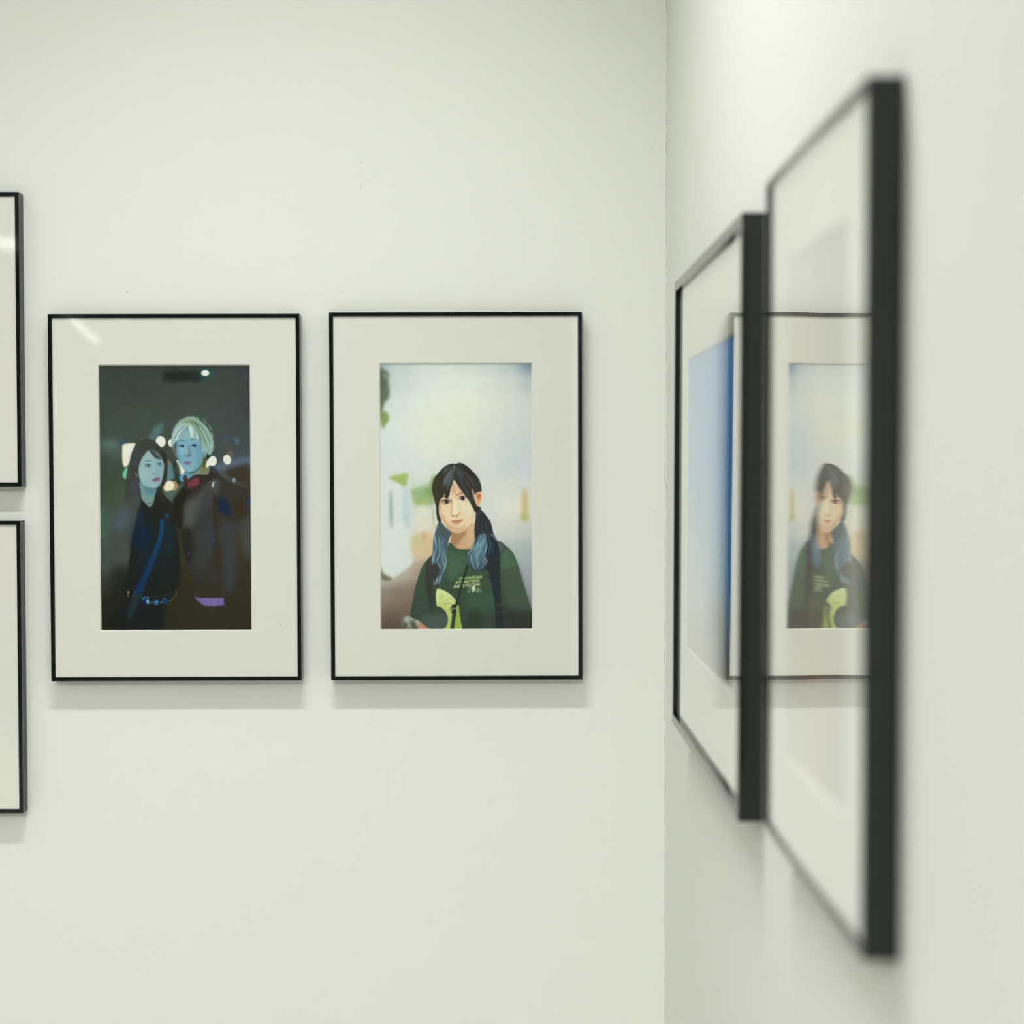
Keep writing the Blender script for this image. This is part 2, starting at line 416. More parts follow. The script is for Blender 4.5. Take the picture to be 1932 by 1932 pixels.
# -------- night portrait of two people
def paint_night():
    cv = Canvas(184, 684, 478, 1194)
    xs = [188, 235, 283, 330, 378, 425, 473]
    ys = [690, 740, 790, 840, 890, 940, 990, 1040, 1090, 1140, 1188]
    cv.grid(xs, ys, [  # upper greys include fog reflected by the acrylic, painted into the ink
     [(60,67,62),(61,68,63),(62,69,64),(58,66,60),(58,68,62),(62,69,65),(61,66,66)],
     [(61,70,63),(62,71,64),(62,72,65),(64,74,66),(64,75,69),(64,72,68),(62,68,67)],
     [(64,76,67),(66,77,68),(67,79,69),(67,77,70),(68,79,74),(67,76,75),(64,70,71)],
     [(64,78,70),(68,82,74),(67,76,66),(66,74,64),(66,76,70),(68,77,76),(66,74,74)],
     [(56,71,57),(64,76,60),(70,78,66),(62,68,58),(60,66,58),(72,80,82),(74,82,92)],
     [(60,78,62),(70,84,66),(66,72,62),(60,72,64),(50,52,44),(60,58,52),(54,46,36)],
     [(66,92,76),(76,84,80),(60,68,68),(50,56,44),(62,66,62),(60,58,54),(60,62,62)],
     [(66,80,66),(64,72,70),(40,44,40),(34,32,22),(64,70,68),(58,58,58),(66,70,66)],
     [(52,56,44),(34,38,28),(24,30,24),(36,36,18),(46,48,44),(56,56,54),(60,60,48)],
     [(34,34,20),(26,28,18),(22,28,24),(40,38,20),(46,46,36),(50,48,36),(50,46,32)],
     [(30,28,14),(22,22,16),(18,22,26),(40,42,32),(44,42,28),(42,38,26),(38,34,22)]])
    A, B = zoomer(180, 680, 6.44), zoomer(180, 900, 6.44)
    Cz, D = zoomer(180, 780, 10.733), zoomer(310, 770, 12.077)
    def a1(x, y): return A((x, y))[0]
    def b1(x, y): return B((x, y))[0]
    # ceiling block and lamp
    cv.poly(A((820,130),(1290,120),(1290,255),(830,260)), (33,43,35), 3.2, 0.95, curve=False)
    cv.ell(*a1(1340,155), 13, 11, (36,84,76), 4.5, 0.9)
    cv.ell(*a1(1338,152), 7.6, 5.6, (240,244,230), 0.7)
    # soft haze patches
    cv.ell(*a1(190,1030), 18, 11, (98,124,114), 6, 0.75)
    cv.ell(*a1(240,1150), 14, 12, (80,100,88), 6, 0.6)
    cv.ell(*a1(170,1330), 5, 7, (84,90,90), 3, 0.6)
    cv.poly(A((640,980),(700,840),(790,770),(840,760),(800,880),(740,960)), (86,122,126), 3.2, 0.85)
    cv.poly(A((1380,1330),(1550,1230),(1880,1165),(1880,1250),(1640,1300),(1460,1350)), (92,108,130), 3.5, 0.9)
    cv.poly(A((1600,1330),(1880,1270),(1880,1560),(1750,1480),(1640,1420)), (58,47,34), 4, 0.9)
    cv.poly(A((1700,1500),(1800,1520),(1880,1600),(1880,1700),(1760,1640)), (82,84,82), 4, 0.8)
    # city lights
    W = (238,240,224)
    cv.ell(*a1(350,1000), 5.5, 6.5, (58,84,118), 1.0, 0.9)
    cv.poly(A((328,1070),(350,1016),(480,1006),(510,1060),(440,1180),(405,1260),(375,1288),(345,1284),(328,1200)), (232,228,190), 0.8)
    cv.poly(A((345,1080),(370,1030),(480,1020),(500,1070),(430,1180),(395,1255),(360,1270),(345,1190)), (240,238,222), 1.0)
    cv.poly(A((388,1295),(348,1335),(331,1385),(352,1436),(392,1425)), (112,192,164), 0.7)
    cv.ell(*a1(795,985), 9.4, 10.6, W, 0.6)
    cv.ell(*a1(918,1000), 5.0, 7.4, W, 0.6)
    cv.ell(*a1(1030,1322), 9.4, 11, W, 0.6)
    cv.poly(A((985,1215),(1008,1215),(1030,1265),(1000,1280)), W, 0.6)
    cv.ell(*a1(1632,1145), 7, 8.5, (106,96,86), 0.9, 0.8)
    cv.ell(*a1(1600,1202), 7.3, 9.4, (242,240,220), 0.6, rot=-0.25)
    cv.ell(*a1(1720,978), 5.2, 7.2, (72,96,126), 0.8, 0.9, rot=-0.4)
    cv.ell(*a1(1582,945), 6, 6.5, (64,84,106), 1.5, 0.7)
    cv.poly(A((872,1200),(940,1270),(975,1400),(930,1440),(862,1450),(866,1300)), (88,130,138), 1.6)
    cv.poly(A((868,1190),(905,1230),(880,1290)), (170,96,48), 1.2, 0.8, curve=False)
    cv.poly(A((940,1230),(1010,1260),(1050,1450),(1080,1480),(1000,1590),(960,1400)), (40,56,44), 2.0, 0.9)
    cv.poly(A((800,1580),(1070,1500),(1000,1590),(945,1680),(940,1745),(880,1710)), (82,102,96), 2.2, 0.95)
    cv.ell(*a1(945,1520), 8.4, 9.4, (178,152,104), 0.7, 0.95)
    cv.ell(*a1(870,1540), 7.0, 7.4, (238,212,168), 0.7)
    cv.ell(*a1(900,1518), 8.6, 9.6, (246,232,206), 0.6)
    # man: jacket mass
    cv.poly(B((1085,90),(1000,210),(945,290),(955,500),(1000,720),(1040,1000),(1060,1400),(1060,1900),(1930,1900),(1930,240),(1800,120),(1640,60),(1480,-60),(1400,-110),(1300,-60)), [(54,52,46),(46,42,28)], 0.9)
    cv.poly(B((1090,110),(1000,210),(945,300),(962,520),(1020,640),(1068,560),(1080,400),(1100,260),(1220,130)), (29,28,19), 2.0)
    cv.poly(B((1090,330),(1250,210),(1400,40),(1480,20),(1500,130),(1400,320),(1250,500),(1150,630),(1075,600),(1068,470)), (80,85,81), 4.2, 0.95)  # grey slash of reflection on the acrylic, painted over the jacket
    cv.poly(B((1300,200),(1440,120),(1470,500),(1440,900),(1330,1100),(1200,1100),(1180,700)), (56,60,62), 6, 0.8)
    cv.ell(*b1(1560,360), 11, 20, (14,36,66), 4, 0.95, rot=-0.5)
    cv.ell(*b1(1750,370), 10, 22, (54,42,26), 4, 0.9)
    cv.poly(B((1430,200),(1480,300),(1480,600),(1530,1000),(1560,1400),(1500,1430),(1440,1000),(1440,600)), (50,42,26), 2.0, 0.95)
    cv.poly(B((1500,600),(1680,560),(1720,900),(1680,1300),(1570,1400),(1530,900)), (60,66,72), 5, 0.75)
    cv.poly(B((1720,600),(1890,480),(1890,1000),(1770,900)), (70,74,70), 5, 0.8)
    cv.poly(B((1400,650),(1450,650),(1450,860),(1380,840)), (48,60,78), 3, 0.7)
    cv.poly(B((1700,680),(1760,680),(1790,1000),(1720,1100)), (60,54,34), 3, 0.7)
    cv.poly(B((1060,640),(1170,650),(1170,1000),(1090,1020),(1040,850)), (32,33,26), 4, 0.9)
    cv.poly(B((1000,680),(1030,750),(1085,1050),(1050,1130),(1005,1100)), (50,54,24), 1.6, 0.9)
    cv.poly(B((1140,1120),(1420,1080),(1480,1300),(1200,1250)), (50,52,46), 5, 0.7)
    cv.poly(B((1060,1200),(1180,1230),(1190,1853),(1040,1853)), (46,42,24), 4, 0.8)
    cv.poly(B((860,1560),(1020,1420),(1040,1853),(880,1853)), (44,40,22), 3.5, 0.8)
    cv.ell(*b1(1128,933), 2.4, 2.0, (34,56,150), 0.7)
    cv.ell(*b1(1865,300), 2.5, 5, (20,60,120), 1.2)
    # knitted cuff
    cv.poly(B((1195,1452),(1300,1470),(1340,1465),(1555,1465),(1562,1558),(1440,1570),(1325,1565),(1245,1512)), (112,92,156), 0.6, curve=False)
    for k in range(11):
        x = 1290 + k * 25
        cv.line(B((x, 1475), (x + 4, 1556)), 1.3, (150,130,194), 0.35, 0.8)
    # neck, collar
    cv.poly(A((1075,1350),(1160,1375),(1250,1340),(1330,1220),(1370,1290),(1385,1330),(1345,1392),(1210,1385),(1135,1440),(1095,1420)), (92,156,176), 0.7)
    cv.poly(A((1200,1370),(1300,1290),(1345,1230),(1380,1320),(1350,1385),(1240,1385)), (132,128,82), 1.6, 0.95)
    cv.poly(A((1180,1390),(1240,1330),(1290,1300),(1270,1380)), (120,150,140), 2, 0.8)
    cv.poly(A((1085,1440),(1130,1440),(1220,1385),(1370,1382),(1405,1300),(1480,1340),(1460,1430),(1290,1500),(1290,1580),(1120,1580),(1080,1520)), (50,42,36), 1.0)
    cv.poly(A((1118,1470),(1240,1412),(1272,1484),(1200,1528),(1122,1542)), (118,52,62), 0.7, curve=False)
    for k in range(9):
        x = 1135 + k * 14
        cv.line(A((x, 1530 - k * 4), (x + 12, 1470 - k * 5)), 0.7, (136,66,76), 0.3, 0.6)
    cv.poly(A((1028,1400),(1098,1372),(1086,1430),(1056,1472),(1024,1436)), (86,168,206), 0.6)
    cv.poly(A((1060,1420),(1100,1385),(1120,1450),(1080,1480)), (70,52,42), 0.8)
    cv.line(A((1410,1325),(1470,1360)), 1.0, (98,108,150), 0.5)
    cv.ell(*a1(1430,1500), 1.5, 6.2, (196,220,232), 0.4, rot=0.28)
    cv.ell(*a1(1683,1450), 3.2, 4.2, (134,156,148), 0.6)
    # city lights in front of the ear side
    cv.poly(A((1340,1290),(1345,1225),(1400,1190),(1440,1200),(1450,1270),(1400,1270),(1370,1290)), W, 0.5)
    cv.ell(*a1(1425,1218), 8.0, 9.2, W, 0.5)
    # man's head: back hair, dark behind ear
    cv.poly(D((960,940),(1060,900),(1100,1000),(1040,1110),(960,1160),(930,1120)), (24,44,38), 1.0)
    cv.poly(D((860,1150),(930,1080),(960,1160),(930,1300),(1000,1400),(960,1460),(840,1420),(820,1300)), (120,124,78), 1.2)
    cv.poly(D((885,1160),(945,1100),(965,1200),(925,1330),(880,1330)), (66,84,44), 1.2, 0.9)
    cv.poly(D((175,830),(215,800),(270,900),(290,1050),(300,1160),(250,1100),(205,1000)), (96,98,94), 0.8)
    # man's face
    cv.poly(D((300,640),(282,850),(286,1020),(310,1150),(360,1260),(420,1360),(490,1440),(580,1464),(680,1432),(780,1345),(850,1230),(880,1100),(895,950),(880,760),(800,620),(650,480),(480,430),(370,520)), (126,172,188), 0.6)
    cv.poly(D((700,860),(880,820),(880,1100),(830,1250),(700,1400),(640,1380),(760,1200)), (106,156,176), 2.2, 0.8)
    cv.poly(D((292,760),(340,800),(330,1000),(380,1250),(320,1160),(286,1000)), (94,142,176), 1.2, 0.75)
    cv.poly(D((360,560),(560,520),(760,660),(740,690),(560,680),(350,690)), (150,180,180), 2.0, 0.8)
    cv.poly(D((440,1300),(600,1300),(680,1380),(560,1440),(460,1400)), (136,182,190), 2.0, 0.6)
    cv.poly(D((330,930),(470,900),(450,1040),(360,1060)), (140,188,204), 2.0, 0.7)
    cv.poly(D((530,860),(570,850),(620,1000),(620,1080),(570,1100),(540,1000)), (112,138,142), 1.2, 0.85)
    cv.poly(D((480,880),(520,860),(530,1000),(490,1040)), (146,184,194), 1.0, 0.7)
    cv.line(D((325,748),(395,724),(480,758)), 2.2, (62,102,124), 0.5, 0.95, True)
    cv.line(D((585,728),(650,706),(765,704)), 2.4, (62,100,122), 0.6, 0.95, True)
    cv.poly(D((340,868),(385,842),(450,850),(455,875),(400,888)), (116,150,168), 0.4)
    cv.ell(*D((412,862))[0], 2.4, 2.0, (34,48,80), 0.4)
    cv.line(D((328,868),(382,838),(462,854)), 1.7, (36,54,80), 0.3, 1, True)
    cv.poly(D((620,862),(665,830),(750,835),(750,865),(690,880)), (130,166,190), 0.4)
    cv.ell(*D((692,850))[0], 2.9, 2.4, (30,42,84), 0.4)
    cv.line(D((610,864),(660,828),(766,840)), 1.8, (32,48,78), 0.3, 1, True)
    cv.line(D((345,810),(400,800),(460,830)), 0.8, (96,140,162), 0.4, 0.7, True)
    cv.line(D((630,795),(690,785),(760,810)), 0.8, (96,140,162), 0.4, 0.7, True)
    cv.ell(*D((480,1080))[0], 1.2, 1.3, (48,66,82), 0.4)
    cv.ell(*D((552,1082))[0], 1.8, 1.4, (44,58,72), 0.4)
    cv.line(D((460,1050),(500,1105),(560,1110),(600,1070)), 0.9, (96,130,142), 0.5, 0.7)
    cv.poly(D((428,1236),(495,1194),(530,1206),(565,1196),(622,1240),(560,1288),(490,1284)), (132,128,160), 0.5)
    cv.line(D((430,1238),(525,1238),(618,1242)), 0.9, (66,72,100), 0.35, 0.95, True)
    cv.line(D((480,1300),(550,1306)), 1.0, (100,140,156), 0.6, 0.6)
    cv.line(D((490,1445),(600,1468),(720,1410),(820,1300)), 1.4, (64,112,130), 0.7, 0.7, True)
    # ear and rings
    cv.poly(D((900,980),(950,960),(970,1030),(930,1110),(895,1120)), (126,156,160), 0.7)
    cv.line(D((920,980),(965,1010),(950,1060)), 0.8, (176,196,196), 0.3, 0.9)
    cv.line(D((885,1090),(905,1130),(895,1180)), 0.9, (58,74,84), 0.3, 0.9)
    # bleached hair
    cv.poly(D((600,186),(500,212),(400,262),(300,350),(232,460),(182,580),(166,700),(165,820),(180,905),(225,800),(290,700),(345,640),(400,505),(500,424),(560,456),(592,560),(620,650),(690,676),(760,706),(800,690),(840,680),(868,780),(884,930),(900,1000),(945,950),(985,1010),(1050,1056),(1090,970),(1108,860),(1130,770),(1092,660),(1050,560),(985,450),(905,360),(800,268),(700,206)), (146,180,168), 0.6)
    cv.poly(D((480,240),(640,220),(800,330),(860,470),(740,470),(640,380),(560,400),(430,420)), (140,164,128), 2.5, 0.75)
    cv.poly(D((880,460),(1000,560),(1080,740),(1060,940),(980,900),(900,700)), (148,180,150), 2.5, 0.8)
    cv.poly(D((250,480),(380,400),(330,620),(240,760),(190,700)), (172,204,206), 2.2, 0.8)
    hr = np.random.default_rng(3)
    def strands(bases, tips, n, w, cols, z, jit=14, al=0.8):
        for _ in range(n):
            t = hr.random()
            i = min(int(t * (len(bases) - 1)), len(bases) - 2); u = t * (len(bases) - 1) - i
            b = np.array(bases[i]) * (1 - u) + np.array(bases[i + 1]) * u + hr.normal(0, jit, 2)
            e = np.array(tips[i]) * (1 - u) + np.array(tips[i + 1]) * u + hr.normal(0, jit, 2)
            mid = (b + e) / 2 + np.array([(e[1] - b[1]) * -0.08, 0]) * (1 if e[0] < b[0] else -1) + hr.normal(0, jit * .5, 2)
            cv.line(z(tuple(b), tuple(mid), tuple(e)), w * hr.uniform(.6, 1.3), cols[hr.integers(len(cols))], 0.25, al, True)
    crown = [(560,330),(600,330),(640,340)]
    HL, HD = [(210,230,224),(192,218,212),(220,236,226)], [(94,122,110),(84,114,106),(108,124,90)]
    strands([(540,260),(520,300),(560,330)], [(170,800),(260,760),(330,640)], 40, 1.2, HL + HD[:2], D)
    strands([(560,340),(600,350),(660,350)], [(570,650),(680,710),(800,720)], 32, 1.3, HL + HD[:1], D)
    strands([(660,330),(700,300),(720,280)], [(860,900),(980,1000),(1110,840)], 52, 1.2, [(160,196,180),(176,206,190),(120,150,126)] + HD, D)
    strands([(560,300),(600,260),(660,300)], [(420,330),(600,420),(820,420)], 14, 1.0, HD, D)
    for k in range(34):
        th = hr.uniform(-2.9, 0.5); cx_, cy_ = 640, 620
        rx_, ry_ = 455, 420
        x_ = cx_ + rx_ * math.cos(th); y_ = cy_ + ry_ * math.sin(th)
        dx_ = hr.uniform(-30, 60) * (1 if x_ > cx_ else -1); dy_ = hr.uniform(30, 110)
        cv.line(D((x_ - dx_ * .9, y_ - dy_ * .5), (x_, y_), (x_ + dx_ * .4, y_ + dy_ * .7)), 1.3 * hr.uniform(.6, 1.3), [(140,172,158),(158,190,178),(126,152,132)][hr.integers(3)], 0.5, 0.6, True)
    for x_, y_, e_, g_ in [(880,900,870,1010),(930,930,930,1040),(980,960,1000,1070),(1030,960,1050,1080),(1070,900,1100,1010),(1095,820,1125,930),(180,800,165,910),(205,780,200,880),(240,760,245,840),(600,620,600,730),(660,640,670,740),(720,660,740,760),(770,660,790,750),(570,520,590,640)]:
        cv.line(D((x_ - 10, y_ - 90), (x_, y_), (e_, g_)), 2.0, (164,200,192), 0.3, 0.9, True)
    for p in [((640,230),(700,205),(790,240)), ((720,240),(820,230),(905,262)), ((560,230),(520,200),(450,190)), ((900,380),(980,440),(1030,470)), ((560,210),(560,170),(600,150))]:
        cv.line(D(*p), 0.7, (150,170,150), 0.3, 0.7, True)
    for x_, y_, e_, g_ in [(870,860,880,985),(905,900,915,1040),(950,930,960,1060),(1000,950,1015,1085),(1045,930,1070,1060),(1085,860,1112,990),(1100,780,1140,900)]:
        cv.line(D((x_ - 30, y_ - 160), (x_, y_), (e_, g_)), 2.6, (156,192,182), 0.35, 0.9, True)
        cv.line(D((x_ - 12, y_ - 140), (x_ + 14, y_), (e_ + 16, g_ - 20)), 1.0, (92,120,112), 0.3, 0.7, True)
    cv.ell(*D((600,330))[0], 5, 4, (120,136,96), 2.2, 0.6)
    # woman: hair mass
    cv.poly(A((600,944),(540,962),(488,1020),(440,1130),(415,1250),(392,1330),(372,1450),(362,1580),(372,1720),(470,1820),(565,1740),(560,1560),(720,1560),(760,1600),(800,1560),(842,1500),(864,1420),(874,1310),(872,1200),(846,1110),(800,1056),(742,998),(690,956)), (63,66,57), 0.6)
    cv.poly(A((790,1100),(850,1130),(872,1220),(870,1330),(860,1420),(800,1520),(800,1350),(835,1250)), (42,42,34), 1.2, 0.9)
    cv.poly(A((460,1120),(530,1100),(500,1260),(440,1280)), (60,72,82), 3, 0.7)
    cv.poly(A((400,1480),(530,1420),(545,1560),(480,1640),(400,1620)), (66,72,80), 4, 0.7)
    cv.line(A((530,985),(560,955),(605,942)), 0.9, (140,146,136), 0.4, 0.8, True)
    cv.line(A((625,955),(660,952),(690,962)), 0.8, (120,126,116), 0.4, 0.7, True)
    # woman: coat, body
    cv.poly(B((240,380),(330,300),(470,230),(560,260),(545,420),(480,560),(420,760),(385,1000),(340,1060),(250,1060),(100,1210),(64,1060),(150,800),(210,600)), (70,77,73), 4.5, 0.9)  # coat grey with the acrylic's hazy reflection painted in
    cv.ell(*b1(320,510), 13, 26, (76,90,100), 6, 0.85, rot=0.3)
    cv.ell(*b1(110,560), 8, 40, (70,94,78), 7, 0.7)
    cv.poly(B((375,830),(420,760),(410,1000),(370,1060),(340,1000)), (76,76,66), 3, 0.7)
    cv.poly(B((545,330),(565,250),(610,300),(662,356),(715,310),(735,140),(790,170),(860,250),(940,330),(962,520),(1000,720),(1025,1050),(1010,1250),(960,1400),(860,1540),(810,1700),(790,1900),(280,1900),(330,1500),(400,1080),(440,760),(500,500)), [(25,33,26),(19,25,24)], 1.6)
    cv.poly(B((740,100),(800,120),(830,220),(920,330),(950,500),(860,620),(780,480),(720,400)), (36,34,24), 2.0, 0.8)
    cv.ell(*b1(570,720), 17, 30, (8,36,64), 8, 0.95)
    cv.ell(*b1(545,470), 5, 20, (20,44,64), 4, 0.8)
    cv.ell(*b1(890,760), 9, 32, (14,42,58), 5, 0.85)
    cv.ell(*b1(800,1000), 10, 40, (18,36,42), 6, 0.7)
    cv.ell(*b1(600,1000), 12, 30, (16,36,46), 6, 0.7)
    cv.ell(*b1(865,468), 5, 4.5, (14,66,104), 1.2)
    cv.poly(B((786,520),(832,520),(822,700),(772,880),(700,1070),(625,1250),(560,1420),(470,1430),(505,1310),(590,1150),(655,990),(735,800),(776,650)), [(2,66,108),(4,44,84)], 1.0)
    cv.poly(B((560,1420),(470,1430),(410,1580),(388,1690),(430,1720),(500,1570)), (26,48,54), 1.6)
    cv.line(B((455,1450),(482,1385)), 0.9, (70,110,130), 0.4, 0.9)
    # belt of discs and chain
    for p in [((540,1438),(640,1450),(760,1450),(880,1425),(978,1375)), ((978,1375),(972,1440),(920,1490),(880,1510))]:
        q = cv.smooth(B(*p), False, 10)
        for k, (x, y) in enumerate(q):
            cv.ell(x, y, 0.65, 0.55, (112,118,104) if k % 2 else (70,80,76), 0.2, 0.9)
    cv.ell(*b1(606,1498), 8.6, 7.6, (12,58,98), 0.6)
    cv.ell(*b1(580,1510), 5, 5, (6,30,66), 1.0)
    cv.ell(*b1(632,1510), 2.3, 4.0, (116,196,222), 0.5, rot=-0.2)
    for x, y in [(572,1472), (590,1465), (632,1462), (640,1540)]: cv.ell(*b1(x, y), 1.1, 0.9, (164,206,224), 0.3)
    cv.ell(*b1(735,1520), 5.0, 5.6, (44,116,166), 0.5); cv.ell(*b1(735,1518), 3.2, 3.6, (22,76,122), 0.4)
    cv.ell(*b1(735,1518), 1.4, 1.6, (70,140,186), 0.3)
    cv.ell(*b1(840,1505), 6.4, 6.2, (14,58,92), 0.6); cv.line(B((802,1525),(815,1480),(850,1465)), 0.8, (46,104,140), 0.3)
    for x in (675, 690, 790, 803): cv.ell(*b1(x, 1522), 1.0, 1.0, (120,160,170), 0.3)
    cv.ell(*b1(396,1396), 1.7, 1.8, (206,196,96), 0.4); cv.ell(*b1(392,1440), 1.2, 3.0, (110,104,30), 0.6)
    for x, y in [(388,1590), (402,1742), (420,1765), (440,1810)]: cv.ell(*b1(x, y), 0.5, 0.6, (78,92,80), 0.2)
    # woman: neck and face
    cv.poly(Cz((905,1380),(918,1560),(938,1720),(1000,1800),(1096,1886),(1160,1812),(1195,1700),(1222,1490),(1100,1480)), (112,150,152), 0.5)
    cv.poly(Cz((1000,1500),(1240,1490),(1210,1620),(1120,1640),(1040,1580)), (82,132,142), 1.8, 0.85)
    cv.poly(Cz((950,1700),(1020,1690),(1180,1700),(1160,1800),(1096,1876),(1010,1800)), (124,152,140), 1.5, 0.6)
    cv.poly(Cz((1085,738),(1000,825),(932,925),(892,1040),(876,1120),(884,1230),(906,1335),(955,1415),(1045,1472),(1150,1502),(1240,1490),(1310,1432),(1352,1330),(1376,1220),(1388,1080),(1372,980),(1335,890),(1230,830),(1130,770)), (148,182,186), 0.5)
    cv.poly(Cz((1240,1000),(1388,1000),(1376,1220),(1320,1420),(1240,1490),(1200,1400),(1260,1250)), (132,170,178), 2.0, 0.7)
    cv.poly(Cz((920,1100),(1040,1110),(1060,1290),(960,1340),(900,1240)), (164,194,194), 2.2, 0.7)
    cv.ell(*Cz((1110,870))[0], 7, 7, (160,190,192), 2.5, 0.6)
    cv.ell(*Cz((1180,1440))[0], 7, 3, (160,192,194), 1.5, 0.6)
    cv.line(Cz((930,1390),(1040,1470),(1150,1503),(1260,1480),(1330,1400)), 1.3, (92,128,138), 0.8, 0.7, True)
    cv.poly(Cz((1090,730),(1130,810),(1240,915),(1345,925),(1340,880),(1270,790),(1190,730)), (74,84,90), 0.6)
    cv.poly(Cz((1190,745),(1280,800),(1335,895),(1300,880),(1220,800)), (112,116,116), 0.7, 0.8)
    for k in range(7):
        cv.line(Cz((1095 + 14 * k, 735), (1150 + 16 * k, 820 + 6 * k), (1235 + 15 * k, 915)), 0.7, (54,62,66), 0.3, 0.7, True)
    cv.line(Cz((998,972),(1060,950),(1150,966)), 1.6, (72,104,118), 0.5, 0.95, True)
    cv.line(Cz((1235,955),(1290,930),(1340,935)), 1.2, (96,122,132), 0.6, 0.7, True)
    cv.ell(*Cz((1062,1052))[0], 5.6, 2.6, (112,140,148), 0.6)
    cv.ell(*Cz((1076,1052))[0], 2.5, 2.5, (58,78,92), 0.4); cv.ell(*Cz((1086,1048))[0], 0.8, 0.8, (176,196,200), 0.2)
    cv.line(Cz((1004,1052),(1045,1024),(1105,1020),(1132,1050)), 1.1, (52,72,84), 0.3, 0.95, True)
    cv.line(Cz((1015,1070),(1075,1086),(1120,1076)), 0.7, (92,116,126), 0.3, 0.8, True)
    cv.ell(*Cz((1298,1022))[0], 4.6, 2.6, (116,144,154), 0.6)
    cv.ell(*Cz((1308,1022))[0], 2.1, 2.2, (62,82,94), 0.4); cv.ell(*Cz((1300,1022))[0], 0.6, 0.7, (180,200,204), 0.2)
    cv.line(Cz((1246,1028),(1285,998),(1345,1002)), 1.0, (58,78,90), 0.3, 0.95, True)
    cv.line(Cz((1215,1040),(1232,1130),(1258,1190)), 1.4, (120,160,172), 0.8, 0.7)
    cv.ell(*Cz((1198,1180))[0], 2.2, 3.0, (166,194,198), 0.8, 0.8)
    cv.line(Cz((1170,1205),(1195,1220),(1215,1210)), 1.2, (66,92,108), 0.4, 0.9)
    cv.line(Cz((1238,1235),(1254,1222)), 1.0, (80,108,122), 0.4, 0.8)
    cv.line(Cz((1244,1250),(1246,1275)), 1.2, (116,150,162), 0.6, 0.6)
    cv.poly(Cz((1135,1348),(1195,1314),(1240,1285),(1268,1292),(1304,1302),(1294,1345),(1250,1376),(1200,1366)), (126,100,122), 0.45)
    cv.line(Cz((1130,1348),(1215,1326),(1305,1316)), 1.0, (62,60,82), 0.35, 0.95, True)
    cv.ell(*Cz((1240,1352))[0], 2.6, 1.0, (150,124,146), 0.5, 0.7)
    for x, y in [(815,1215),(835,1235),(850,1262),(828,1250),(805,1235),(860,1235)]: cv.ell(*Cz((x, y))[0], 0.9, 0.9, (136,156,164), 0.3, 0.9)
    cv.line(Cz((1010,1800),(1060,1815),(1160,1814)), 0.8, (48,66,66), 0.3, 0.9)
    for x in (1020, 1035, 1050): cv.ell(*Cz((x, 1802))[0], 0.5, 0.5, (170,180,170), 0.2, 0.7)
    cv.line(A((780,1580),(800,1640),(850,1700)), 1.0, (90,70,58), 0.5, 0.6)
    return cv.finish(0.42, 0.9, 5)

